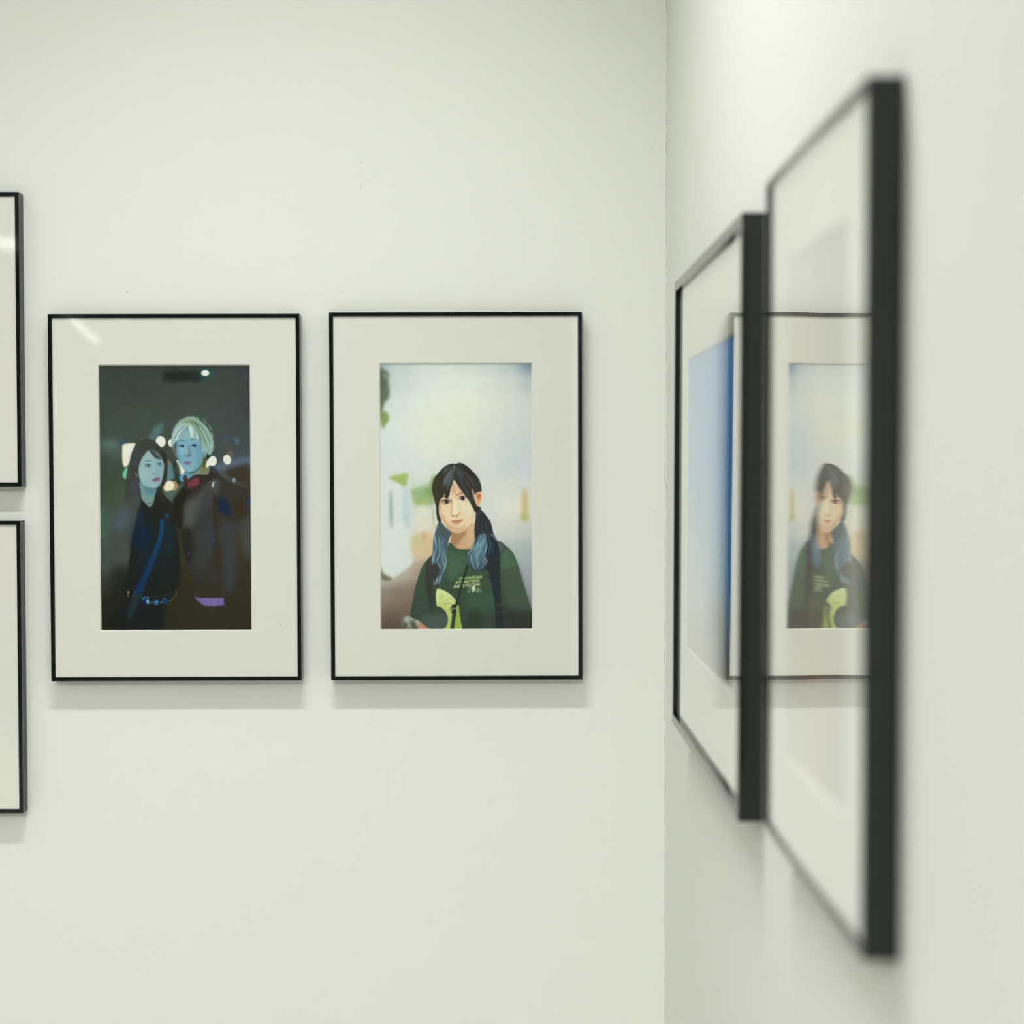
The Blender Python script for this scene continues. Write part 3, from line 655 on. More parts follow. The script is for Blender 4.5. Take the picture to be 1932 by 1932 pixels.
# -------- daylight portrait of a woman in a green shirt
def paint_day():
    cv = Canvas(713, 680, 1008, 1193)
    xs = [718, 760, 800, 840, 880, 920, 960, 1003]
    ys = [686, 720, 760, 800, 840, 880, 920, 960, 1000, 1040, 1080, 1120, 1188]
    cv.grid(xs, ys, [
     [(168,188,190),(196,208,204),(206,215,208),(208,218,210),(206,215,207),(200,210,205),(186,199,199),(126,146,162)],
     [(190,202,200),(202,212,209),(213,221,216),(219,227,218),(219,226,217),(214,220,213),(206,213,207),(182,194,194)],
     [(204,216,213),(212,220,216),(219,226,215),(223,228,215),(223,228,213),(219,223,211),(212,218,210),(201,209,206)],
     [(210,222,218),(216,224,216),(222,226,212),(222,226,211),(221,226,211),(216,221,211),(208,215,209),(202,211,207)],
     [(208,220,217),(213,222,217),(220,225,213),(220,226,211),(217,222,209),(212,218,211),(203,213,211),(198,209,209)],
     [(210,218,216),(211,220,219),(215,222,217),(216,221,212),(213,218,208),(209,217,213),(200,210,210),(201,207,213)],
     [(216,220,212),(204,214,205),(206,216,206),(208,215,205),(210,216,207),(212,217,210),(212,217,208),(207,213,209)],
     [(219,222,215),(204,213,206),(206,212,196),(208,212,196),(210,214,204),(212,217,211),(221,222,209),(220,218,202)],
     [(216,222,216),(212,218,212),(216,212,194),(214,206,186),(210,212,204),(212,214,206),(206,209,201),(194,201,197)],
     [(213,220,217),(208,214,210),(208,192,162),(200,188,166),(190,194,190),(192,199,196),(178,190,188),(168,180,181)],
     [(206,212,208),(182,174,162),(160,142,124),(150,136,122),(150,150,146),(160,170,170),(162,174,175),(160,170,174)],
     [(140,130,116),(134,119,105),(122,107,93),(120,108,98),(120,116,112),(130,138,138),(144,154,156),(148,156,160)],
     [(92,78,68),(92,79,67),(90,77,65),(90,80,70),(90,90,84),(96,100,96),(104,108,106),(110,114,112)]])
    E, Fz = zoomer(710, 670, 6.44), zoomer(710, 900, 6.44)
    G, S, T, H = zoomer(780, 860, 10.733), zoomer(790, 1080, 17.56), zoomer(870, 1070, 32.2), zoomer(750, 1030, 7.43)
    # blurred foliage, fence, building
    cv.poly(E((30,180),(120,190),(155,230),(150,330),(165,430),(150,530),(90,590),(75,690),(30,700)), (94,110,88), 2.6, 0.95)
    cv.ell(*E((115,260))[0], 3.5, 5, (150,164,152), 2.2, 0.7)
    cv.ell(*E((70,330))[0], 5, 14, (74,92,68), 3, 0.6)
    cv.poly(E((40,700),(120,685),(160,770),(110,850),(90,900),(50,800)), (124,146,84), 2.4, 0.9)
    cv.ell(*E((75,600))[0], 4, 6, (90,112,70), 2.4, 0.6)
    cv.poly(E((150,1490),(330,1440),(385,1450),(350,1600),(290,1575)), (156,180,92), 2.6, 0.9)
    cv.poly(E((650,1540),(720,1450),(710,1700),(620,1680)), (134,170,90), 2.6, 0.9)
    cv.poly(E((420,1640),(560,1590),(700,1600),(710,1800),(560,1830),(470,1810),(430,1730)), (150,178,124), 3.8, 0.92)
    cv.ell(*E((560,1790))[0], 12, 4, (170,186,96), 2.2, 0.7)
    cv.ell(*E((640,1660))[0], 7, 7, (112,158,84), 3, 0.6)
    cv.poly(Fz((30,60),(150,20),(320,110),(410,180),(425,500),(440,960),(420,1060),(200,1220),(80,1160),(40,1100)), (213,221,216), 2.2, 0.95)
    cv.poly(Fz((320,150),(400,200),(420,600),(330,560)), (192,206,210), 3, 0.8)
    cv.ell(*Fz((180,390))[0], 3.4, 36, (146,164,162), 2.6, 0.85, rot=-0.02)
    cv.ell(*Fz((360,500))[0], 2.5, 10, (176,194,198), 2.0, 0.7)
    cv.poly(Fz((40,1080),(90,1170),(190,1230),(120,1260),(40,1220)), (96,96,70), 2.2, 0.8)
    cv.poly(Fz((440,700),(690,680),(680,900),(640,960),(440,960)), (212,190,152), 4, 0.85)
    cv.ell(*Fz((500,770))[0], 10, 9, (190,196,150), 3, 0.8)
    cv.ell(*Fz((580,700))[0], 4, 10, (204,158,120), 2, 0.8)
    cv.ell(*Fz((570,500))[0], 16, 26, (220,220,204), 5, 0.8)
    cv.ell(*Fz((1805,300))[0], 5.6, 25, (196,176,122), 3.4, 0.9)
    cv.ell(*Fz((1800,480))[0], 8, 9, (176,176,104), 3, 0.8)
    # far arm and blurred flowers in the corner
    cv.ell(*Fz((400,1760))[0], 15, 13, (110,118,104), 3, 0.9)
    for x, y, r, c in [(370,1730,6,(186,194,184)),(430,1710,5,(160,172,158)),(400,1800,5,(150,160,150)),(500,1770,6,(196,204,196)),(350,1800,4,(70,80,58)),(450,1790,5,(60,76,54))]:
        cv.ell(*Fz((x, y))[0], r, r, c, 2.0, 0.85)
    cv.poly(Fz((525,1740),(600,1780),(700,1860),(520,1870)), (186,138,108), 1.4)
    # neck
    cv.poly(Fz((905,640),(905,760),(900,810),(960,860),(1080,880),(1190,860),(1210,560),(1000,640)), (204,170,130), 0.5)
    cv.poly(Fz((900,650),(1000,672),(1100,650),(1030,760),(960,840),(905,800)), (162,122,86), 2.2, 0.85)
    cv.poly(Fz((1100,640),(1190,570),(1195,800),(1130,860)), (214,184,146), 1.8, 0.6)
    # shirt
    cv.poly(Fz((905,800),(860,840),(760,900),(690,940),(620,1000),(570,1060),(520,1180),(480,1310),(450,1450),(425,1600),(412,1690),(520,1745),(640,1830),(820,1870),(1950,1870),(1900,1660),(1845,1490),(1785,1290),(1725,1085),(1672,945),(1620,872),(1540,815),(1440,830),(1200,865),(1070,878),(970,862)), [(64,92,68),(52,66,54)], 0.5)
    cv.poly(Fz((1520,900),(1620,890),(1690,1010),(1720,1090),(1560,1150),(1510,1080)), (74,108,80), 3, 0.8)
    cv.poly(Fz((900,900),(1100,1000),(1000,1200),(900,1250),(840,1150)), (76,106,80), 4, 0.7)
    cv.poly(Fz((1560,1150),(1720,1100),(1800,1330),(1870,1600),(1760,1700),(1580,1500)), (74,90,74), 4, 0.75)
    cv.poly(Fz((1540,1620),(1870,1640),(1890,1850),(1540,1850)), (46,52,46), 4, 0.85)
    cv.poly(Fz((1090,1450),(1440,1420),(1450,1600),(1150,1650)), (62,96,70), 5, 0.6)
    cv.poly(Fz((1120,1640),(1260,1600),(1260,1850),(1100,1850)), (42,58,40), 4, 0.7)
    cv.poly(Fz((470,1500),(640,1500),(660,1700),(480,1660)), (62,74,62), 4, 0.8)
    cv.poly(Fz((540,1700),(860,1680),(830,1840),(640,1840)), (78,92,88), 4, 0.85)  # reflection haze of the acrylic painted onto the shirt
    cv.line(Fz((895,815),(960,878),(1070,905),(1190,885)), 6.0, (62,90,66), 0.5)
    cv.line(Fz((880,850),(960,920),(1070,940),(1180,925)), 0.8, (44,66,48), 0.4, 0.8)
    cv.line(Fz((900,806),(965,858),(1075,876),(1185,860)), 0.8, (40,58,40), 0.4, 0.7)
    cv.line(Fz((1510,1190),(1600,1120),(1720,1085)), 0.9, (44,66,50), 0.5, 0.8)
    cv.line(Fz((980,960),(1040,1020),(1100,1060)), 1.0, (40,60,44), 0.8, 0.7)
    cv.line(Fz((1280,1240),(1340,1200),(1400,1260)), 1.2, (30,46,34), 0.8, 0.8)
    cv.line(Fz((1000,1300),(1080,1420),(1110,1600)), 3, (54,78,58), 2, 0.5)
    # backpack straps
    cv.poly(Fz((700,935),(625,1000),(600,1100),(596,1300),(640,1500),(668,1640),(692,1520),(672,1400),(690,1290),(780,1190),(800,1100),(760,1000)), (58,58,53), 1.0)
    cv.poly(Fz((610,1350),(680,1340),(700,1560),(660,1650)), (46,56,48), 2.2, 0.7)
    cv.poly(Fz((1465,785),(1560,828),(1525,900),(1505,1000),(1505,1300),(1532,1600),(1545,1870),(1460,1870),(1440,1560),(1400,1330),(1362,1150),(1310,1110),(1400,1000)), (38,46,48), 0.8)
    cv.poly(Fz((1470,790),(1558,828),(1520,900),(1500,1000),(1480,880)), (84,92,98), 1.0)
    cv.poly(Fz((1380,1180),(1430,1180),(1470,1400),(1420,1330)), (36,46,64), 2.0, 0.8)
    cv.line(Fz((1540,818),(1560,828)), 1.4, (30,34,30), 0.3)
    for y in (1540, 1560, 1630): cv.line(Fz((1465, y + 6), (1520, y)), 1.0, (84,90,88), 0.4, 0.8)
    # two tails of hair falling over the shoulders
    cv.poly(Fz((760,540),(722,640),(692,760),(686,900),(664,1040),(700,1062),(738,1000),(762,1080),(795,1135),(765,1180),(742,1205),(690,1285),(735,1304),(785,1260),(832,1150),(852,1050),(862,900),(872,800),(910,680),(840,610),(790,550)), (74,88,92), 0.5)
    cv.poly(Fz((880,770),(905,700),(906,740),(870,810)), (226,214,190), 0.4)
    cv.poly(Fz((1215,380),(1275,400),(1345,480),(1392,560),(1422,680),(1455,740),(1485,850),(1505,960),(1440,1030),(1360,1085),(1290,1130),(1205,1142),(1150,1112),(1112,1030),(1104,950),(1150,880),(1195,780),(1190,650),(1205,500)), (44,50,54), 0.5)
    cv.poly(Fz((700,780),(760,700),(840,760),(855,960),(830,1120),(770,1250),(720,1290),(760,1150),(740,1020),(690,1040)), (80,112,126), 1.6, 0.55)
    cv.poly(Fz((1200,760),(1290,680),(1350,800),(1340,960),(1290,1110),(1200,1130),(1125,1040),(1120,940)), (84,120,136), 2.0, 0.62)
    cv.poly(Fz((1330,760),(1440,760),(1480,900),(1420,1010),(1350,1040),(1320,900)), (30,42,52), 2.0, 0.8)
    # lettering on the chest
    YG, YL = (190,212,140), (206,222,160)
    lettering(cv, 'HIGASHIKAWA', 866.6, 1093.2, 908.6, 1090.2, 4.9, 0.28, 0.95, YG)
    lettering(cv, 'INTERNATIONAL', 859.0, 1101.0, 905.6, 1096.8, 4.7, 0.28, 0.95, YG)
    lettering(cv, 'PHOTO FESTIVAL', 855.8, 1109.2, 906.0, 1103.6, 5.0, 0.26, 1.0, YL)
    lettering(cv, '3', 881.8, 1117.0, 887.0, 1116.6, 10.4, 0.2, 2.6, (128,156,104))
    lettering(cv, '3', 881.8, 1117.0, 887.0, 1116.6, 10.4, 0.2, 1.0, (76,104,74))
    lettering(cv, '9', 889.4, 1116.4, 894.4, 1116.0, 10.0, 0.2, 2.4, (230,240,206))
    lettering(cv, 'th', 896.8, 1116.6, 905.2, 1116.2, 7.6, 0.2, 2.4, (136,162,110), gap=0.2)
    lettering(cv, 'th', 896.8, 1116.6, 905.2, 1116.2, 7.6, 0.2, 0.9, (84,112,78), gap=0.2)
    # printed yellow blade shape
    cv.poly(S((600,545),(660,530),(760,560),(880,612),(1000,682),(1100,772),(1190,872),(1232,922),(1222,1000),(1240,1060),(1320,1130),(1332,1300),(1366,1450),(1378,1600),(1376,1900),(790,1900),(890,1800),(940,1690),(962,1550),(940,1420),(880,1290),(800,1200),(700,1135),(600,1108),(572,960),(560,800),(575,650)), [(216,224,168),(166,186,82)], 0.35)
    cv.poly(S((1225,1060),(1320,1130),(1332,1300),(1366,1450),(1378,1600),(1376,1900),(1140,1900),(1190,1500)), (150,176,74), 0.5, 0.9)
    cv.poly(S((640,1000),(900,1060),(1000,1300),(960,1300),(880,1200),(760,1130),(620,1090)), (188,202,104), 1.0, 0.7)
    cv.line(S((1230,1450),(1300,1430),(1360,1440)), 0.6, (96,120,44), 0.4, 0.8)
    for k in range(6): cv.line(S((1200 + 12 * k, 1600 + 40 * k), (1280 + 8 * k, 1570 + 50 * k)), 0.5, (110,138,52), 0.4, 0.7)
    ic = (150,158,100)
    cv.line(S((660,770),(700,735),(760,740),(800,780),(730,885),(660,770)), 0.5, ic, 0.25, 0.85, curve=False)
    cv.line(S((835,1025),(835,870),(1045,870),(1045,1025),(835,1025)), 0.5, ic, 0.25, 0.6, curve=False)
    cv.line(S((835,1028),(1045,1028)), 0.7, (120,130,72), 0.25, 0.9)
    cv.line(S((860,1020),(935,900),(1025,1020)), 0.5, (130,138,80), 0.25, 0.9, curve=False)
    # cord, clip, camera strap
    cv.line(Fz((1105,1075),(1055,1240),(1010,1400),(965,1560)), 4.2, (38,52,40), 0.45)
    cv.poly(S((1120,1280),(1240,1280),(1195,1600),(1150,1900),(1036,1900),(1080,1600)), (52,60,55), 0.4)
    cv.ell(*S((1145,1110))[0], 3.0, 3.6, (34,36,34), 0.4)
    cv.poly(S((1085,1130),(1230,1120),(1235,1260),(1140,1330),(1075,1310)), (44,48,46), 0.4)
    cv.line(S((1030,1250),(1040,1160),(1090,1110)), 0.8, (60,72,40), 0.3)
    cv.line(S((1110,1180),(1095,1270)), 1.6, (176,178,170), 0.4); cv.line(S((1160,1195),(1235,1190)), 2.2, (150,152,150), 0.5)
    # face
    cv.poly(G((520,850),(515,1000),(530,1130),(570,1260),(640,1372),(740,1482),(830,1545),(920,1548),(1020,1502),(1120,1412),(1192,1330),(1228,1220),(1234,1080),(1200,960),(1130,840),(1040,720),(900,560),(820,470),(700,580),(590,740)), (232,208,172), 0.5)
    cv.poly(G((515,900),(560,960),(590,1150),(680,1330),(800,1480),(740,1490),(630,1370),(560,1250),(520,1120)), (204,162,118), 1.6, 0.8)
    cv.poly(G((740,1400),(900,1440),(1060,1400),(1020,1500),(900,1548),(820,1530)), (206,172,132), 1.8, 0.75)
    cv.poly(G((800,560),(900,600),(1000,740),(900,780),(800,760)), (224,190,150), 2.0, 0.8)
    cv.poly(G((930,940),(1120,920),(1200,1080),(1150,1220),(1020,1180)), (240,222,194), 2.4, 0.8)
    cv.ell(*G((640,1090))[0], 9, 9, (238,212,178), 2.6, 0.7)
    cv.poly(G((790,880),(860,880),(900,1080),(880,1160),(800,1150),(790,1000)), (242,228,204), 1.3, 0.9)
    cv.poly(G((760,890),(800,900),(785,1040),(770,1160),(752,1120),(765,1000)), (198,154,110), 1.0, 0.75)
    cv.line(G((762,1160),(790,1205),(840,1222),(895,1195),(925,1165)), 1.5, (176,126,90), 0.6, 0.85)
    cv.ell(*G((800,1207))[0], 1.5, 0.9, (120,76,52), 0.4); cv.ell(*G((880,1198))[0], 1.6, 0.8, (130,84,60), 0.4)
    cv.line(G((870,1235),(885,1285)), 1.6, (206,166,128), 0.8, 0.6)
    cv.line(G((920,1130),(940,1160)), 1.2, (206,170,134), 0.6, 0.6)
    # mouth
    cv.poly(G((755,1328),(825,1300),(880,1302),(920,1294),(1012,1285),(960,1340),(880,1376),(810,1362)), (206,148,116), 0.6)
    cv.line(G((745,1328),(830,1316),(900,1318),(1020,1284)), 1.0, (124,70,56), 0.35, 0.95, True)
    cv.line(G((800,1380),(870,1396),(940,1376)), 1.2, (196,148,110), 0.8, 0.6)
    # eyes and brows
    cv.poly(G((545,900),(620,870),(760,870),(770,930),(690,965),(580,965)), (176,132,96), 1.2, 0.8)
    cv.poly(G((575,935),(630,895),(700,890),(745,915),(700,950),(630,958)), (196,176,156), 0.45)
    cv.ell(*G((672,918))[0], 4.0, 3.6, (44,36,34), 0.4); cv.ell(*G((672,920))[0], 1.6, 1.6, (20,16,16), 0.3)
    cv.ell(*G((680,905))[0], 0.8, 0.7, (220,216,206), 0.2)
    cv.line(G((540,940),(600,897),(680,880),(752,908)), 1.7, (40,32,26), 0.4, 0.95, True)
    cv.line(G((560,958),(640,966),(710,955)), 0.8, (120,84,62), 0.4, 0.8, True)
    cv.poly(G((910,840),(960,800),(1070,790),(1110,840),(1060,890),(960,890)), (196,156,118), 1.2, 0.75)
    cv.poly(G((920,870),(965,828),(1035,820),(1085,845),(1045,885),(970,895)), (216,200,180), 0.45)
    cv.ell(*G((996,852))[0], 4.0, 3.8, (56,50,46), 0.4); cv.ell(*G((996,852))[0], 1.7, 1.7, (26,22,22), 0.3)
    cv.ell(*G((985,838))[0], 0.8, 0.7, (226,222,214), 0.2)
    cv.line(G((912,872),(960,824),(1040,812),(1100,842)), 1.6, (42,34,28), 0.4, 0.95, True)
    cv.line(G((950,900),(1010,908),(1065,885)), 0.7, (160,116,86), 0.4, 0.7, True)
    cv.line(G((845,805),(920,772),(1000,752),(1055,775)), 2.0, (96,70,48), 0.6, 0.85, True)
    cv.line(G((560,850),(620,822),(700,815)), 2.0, (74,54,36), 0.7, 0.8, True)
    cv.line(G((860,850),(900,840)), 2.0, (176,132,94), 1.0, 0.6)
    # ear
    cv.poly(G((1262,790),(1310,722),(1368,735),(1388,815),(1362,900),(1322,1000),(1296,1040),(1268,985),(1248,880)), (216,162,118), 0.5)
    cv.poly(G((1300,770),(1350,770),(1360,820),(1330,880),(1300,860)), (168,96,58), 1.0, 0.85)
    cv.line(G((1290,745),(1345,728),(1382,800),(1360,890)), 1.0, (240,206,168), 0.4, 0.9)
    cv.poly(G((1255,860),(1300,880),(1310,980),(1290,1030),(1265,960)), (230,184,142), 0.8, 0.8)
    # crown of dark hair with parted fringe
    HAIR = (48,50,46)
    cv.poly(G((790,152),(700,175),(600,240),(500,350),(430,440),(388,560),(378,680),(402,800),(430,900),(455,1000),(462,1150),(488,1290),(530,1350),(560,1300),(520,1180),(512,1080),(516,980),(540,890),(600,820),(636,760),(648,850),(708,835),(742,700),(792,560),(822,480),(880,560),(940,650),(1020,760),(1098,860),(1150,950),(1208,1060),(1262,1100),(1306,1040),(1272,985),(1236,860),(1255,780),(1302,724),(1372,716),(1376,640),(1342,500),(1282,400),(1200,310),(1120,230),(1020,162),(930,136),(850,160)), HAIR, 0.45)
    cv.poly(G((430,440),(520,400),(560,640),(520,880),(470,1000),(410,820),(382,660)), (62,57,36), 1.6, 0.9)
    cv.poly(G((640,260),(780,230),(800,420),(740,560),(640,640),(590,520)), (98,108,108), 2.6, 0.8)
    cv.poly(G((860,210),(980,260),(1010,420),(960,520),(880,420)), (74,84,84), 2.4, 0.7)
    cv.poly(G((1040,300),(1180,420),(1280,600),(1260,700),(1120,560)), (66,58,52), 2.2, 0.7)
    cv.poly(G((1190,640),(1240,760),(1250,900),(1225,860),(1190,740)), (222,184,146), 0.8, 0.85)
    cv.poly(G((818,190),(835,190),(828,250),(812,300),(795,300),(815,250)), (176,164,140), 0.6, 0.9)
    hr = np.random.default_rng(11)
    def strands(b0, b1_, t0, t1, n, w, cols, z, bow=0.0, al=0.75):
        for _ in range(n):
            t = hr.random()
            b = np.array(b0) * (1 - t) + np.array(b1_) * t + hr.normal(0, 6, 2)
            e = np.array(t0) * (1 - t) + np.array(t1) * t + hr.normal(0, 10, 2)
            m_ = (b + e) / 2 + np.array([bow, -abs(bow) * .4]) * hr.uniform(.7, 1.2)
            cv.line(z(tuple(b), tuple(m_), tuple(e)), w * hr.uniform(.6, 1.4), cols[hr.integers(len(cols))], 0.22, al, True)
    strands((800,210),(760,180),(480,760),(560,800), 22, 0.8, [(84,92,90),(38,38,34),(30,30,28),(70,70,60)], G, -60)
    strands((815,260),(800,330),(580,800),(730,780), 26, 0.8, [(90,98,96),(36,36,32),(56,60,56),(108,114,112)], G, -20)
    strands((840,260),(850,420),(1040,780),(1240,1060), 26, 0.8, [(66,72,70),(32,33,31),(80,84,80),(28,28,26)], G, 40)
    strands((860,200),(960,170),(1240,760),(1360,680), 26, 0.8, [(76,72,64),(36,36,34),(88,92,88),(30,31,31)], G, 70)
    for p in [((800,540),(790,680),(805,830)), ((830,540),(830,700),(850,840)), ((815,560),(800,700),(790,800)), ((870,580),(930,680),(1010,760)), ((760,620),(740,740),(715,830)), ((700,640),(660,740),(560,830)), ((600,720),(575,780),(555,850)), ((840,600),(845,720),(870,800))]:
        cv.line(G(*p), 0.55, (92,68,48), 0.2, 0.75, True)
    for k in range(16):
        x_ = 545 + k * 11
        cv.line(G((x_ + 50 + hr.normal(0, 12), 560 + hr.normal(0, 20)), (x_ + 18 + hr.normal(0, 8), 700), (x_ + hr.normal(0, 8), 800 + k * 3 + hr.normal(0, 22))), 0.9 * hr.uniform(.6, 1.4), (52,42,32), 0.25, 0.85, True)
    for p in [((980,380),(1100,560),(1180,760)), ((1000,330),(1150,480),(1280,680)), ((1020,420),(1120,600),(1200,820)), ((1060,330),(1220,470),(1320,640))]:
        cv.line(G(*p), 0.9, (112,92,76), 0.35, 0.7, True)
    for p in [((350,640),(345,850),(360,1000)), ((400,1080),(395,1250),(440,1480)), ((395,1050),(385,1200),(420,1400))]:
        cv.line(G(*p), 0.4, (90,96,84), 0.2, 0.6)
    # earring loop, hair tie, tail strands
    cv.line(G((1232,1060),(1242,1220),(1205,1335),(1160,1390)), 1.3, (236,226,190), 0.4, 0.9, True)
    cv.line(G((1215,1060),(1222,1200),(1190,1320)), 0.5, (110,90,60), 0.3, 0.7)
    cv.ell(*G((1318,1058))[0], 4.0, 3.6, (34,34,34), 0.4); cv.ell(*G((1270,1090))[0], 4, 4, (38,36,34), 0.5)
    strands((1260,1110),(1330,1110),(1230,1600),(1600,1560), 26, 0.8, [(72,70,66),(34,34,34),(60,70,80),(90,84,76),(28,30,32)], G, 50)
    BL = [(118,164,182),(136,178,192),(96,142,162),(150,188,200),(84,124,144)]
    DK = [(30,44,54),(38,50,58),(22,34,44)]
    strands((1250,700),(1330,680),(1130,1040),(1290,1110), 34, 1.1, BL + DK[:1], Fz, 25)
    strands((1300,640),(1400,720),(1250,1000),(1460,960), 26, 0.9, DK + BL[:1], Fz, 40)
    for p in [((1280,640),(1320,720),(1290,800),(1200,860),(1120,930)), ((1260,720),(1230,800),(1150,880),(1112,960),(1130,1060)), ((1320,760),(1340,840),(1310,920),(1290,940)), ((1190,880),(1150,960),(1170,1060),(1200,1130)), ((1250,860),(1220,960),(1230,1060),(1215,1120)), ((1370,680),(1430,720),(1460,780)), ((1300,960),(1340,1020),(1300,1090))]:
        cv.line(Fz(*p), 1.7, (150,190,202), 0.35, 0.9, True)
    strands((740,640),(850,720),(690,960),(850,960), 30, 0.9, BL + [(60,74,80), (70,84,90)], Fz, -18)
    for p in [((755,580),(705,680),(720,800),(735,880)), ((735,860),(690,960),(672,1040)), ((780,850),(760,950),(735,1010),(765,1080),(800,1110)), ((820,840),(830,950),(850,1030),(825,1140)), ((800,900),(810,1020),(830,1090),(790,1190)), ((760,1200),(730,1250),(745,1295)), ((790,1180),(770,1240),(760,1290)), ((700,900),(690,1000),(700,1050)), ((690,1240),(705,1290),(715,1300))]:
        cv.line(Fz(*p), 1.9, [(140,182,196),(126,170,186),(152,192,204)][int(hr.integers(3))], 0.35, 0.9, True)
    cv.poly(Fz((740,620),(860,620),(890,690),(840,760),(780,740)), (76,90,92), 2.0, 0.7)
    return cv.finish(0.36, 0.8, 6)

def paint_simple(w, h, xs, ys, rows, blobs=()):
    cv = Canvas(0, 0, w, h)
    cv.grid(xs, ys, rows)
    for b in blobs: cv.ell(*b)
    return cv

HAZE = 0.003       # what the acrylic itself adds

def print_obj(cv, quad, size, parent, y, res=1.4, gain=(1.15, 1.14, 1.2)):
    """quad: photo/canvas corners TL, TR, BR, BL; size: metres (w, h, centre x, centre z)"""
    w, h, cx, cz = size
    TL, TR, BR, BL = [np.array(q, float) for q in quad]
    nu = int(np.hypot(*(TR - TL)) * res) + 1; nv = int(np.hypot(*(BL - TL)) * res) + 1
    u, v = np.meshgrid(np.linspace(0, 1, nu), np.linspace(0, 1, nv))
    p = TL * ((1 - u) * (1 - v))[..., None] + TR * (u * (1 - v))[..., None] + BR * (u * v)[..., None] + BL * ((1 - u) * v)[..., None]
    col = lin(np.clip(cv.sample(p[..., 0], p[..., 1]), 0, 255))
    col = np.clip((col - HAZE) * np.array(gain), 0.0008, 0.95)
    co = np.stack([cx + (u - .5) * w, np.full_like(u, y), cz + (.5 - v) * h], -1).reshape(-1, 3)
    idx = np.arange(nu * nv).reshape(nv, nu)
    q = np.stack([idx[:-1, :-1], idx[1:, :-1], idx[1:, 1:], idx[:-1, 1:]], -1).reshape(-1, 4)
    me = bpy.data.meshes.new('photo_print')
    me.vertices.add(len(co)); me.vertices.foreach_set('co', co.astype(np.float32).ravel())
    me.loops.add(q.size); me.loops.foreach_set('vertex_index', q.astype(np.int32).ravel())
    me.polygons.add(len(q)); me.polygons.foreach_set('loop_start', np.arange(0, q.size, 4, dtype=np.int32))
    me.update(calc_edges=True)
    at = me.color_attributes.new('ink', 'FLOAT_COLOR', 'POINT')
    rgba = np.concatenate([col.reshape(-1, 3), np.ones((len(co), 1))], 1).astype(np.float32)
    at.data.foreach_set('color', rgba.ravel())
    me.materials.append(PRINT)
    o = bpy.data.objects.new('photo_print', me); C.objects.link(o); o.parent = parent
    return o

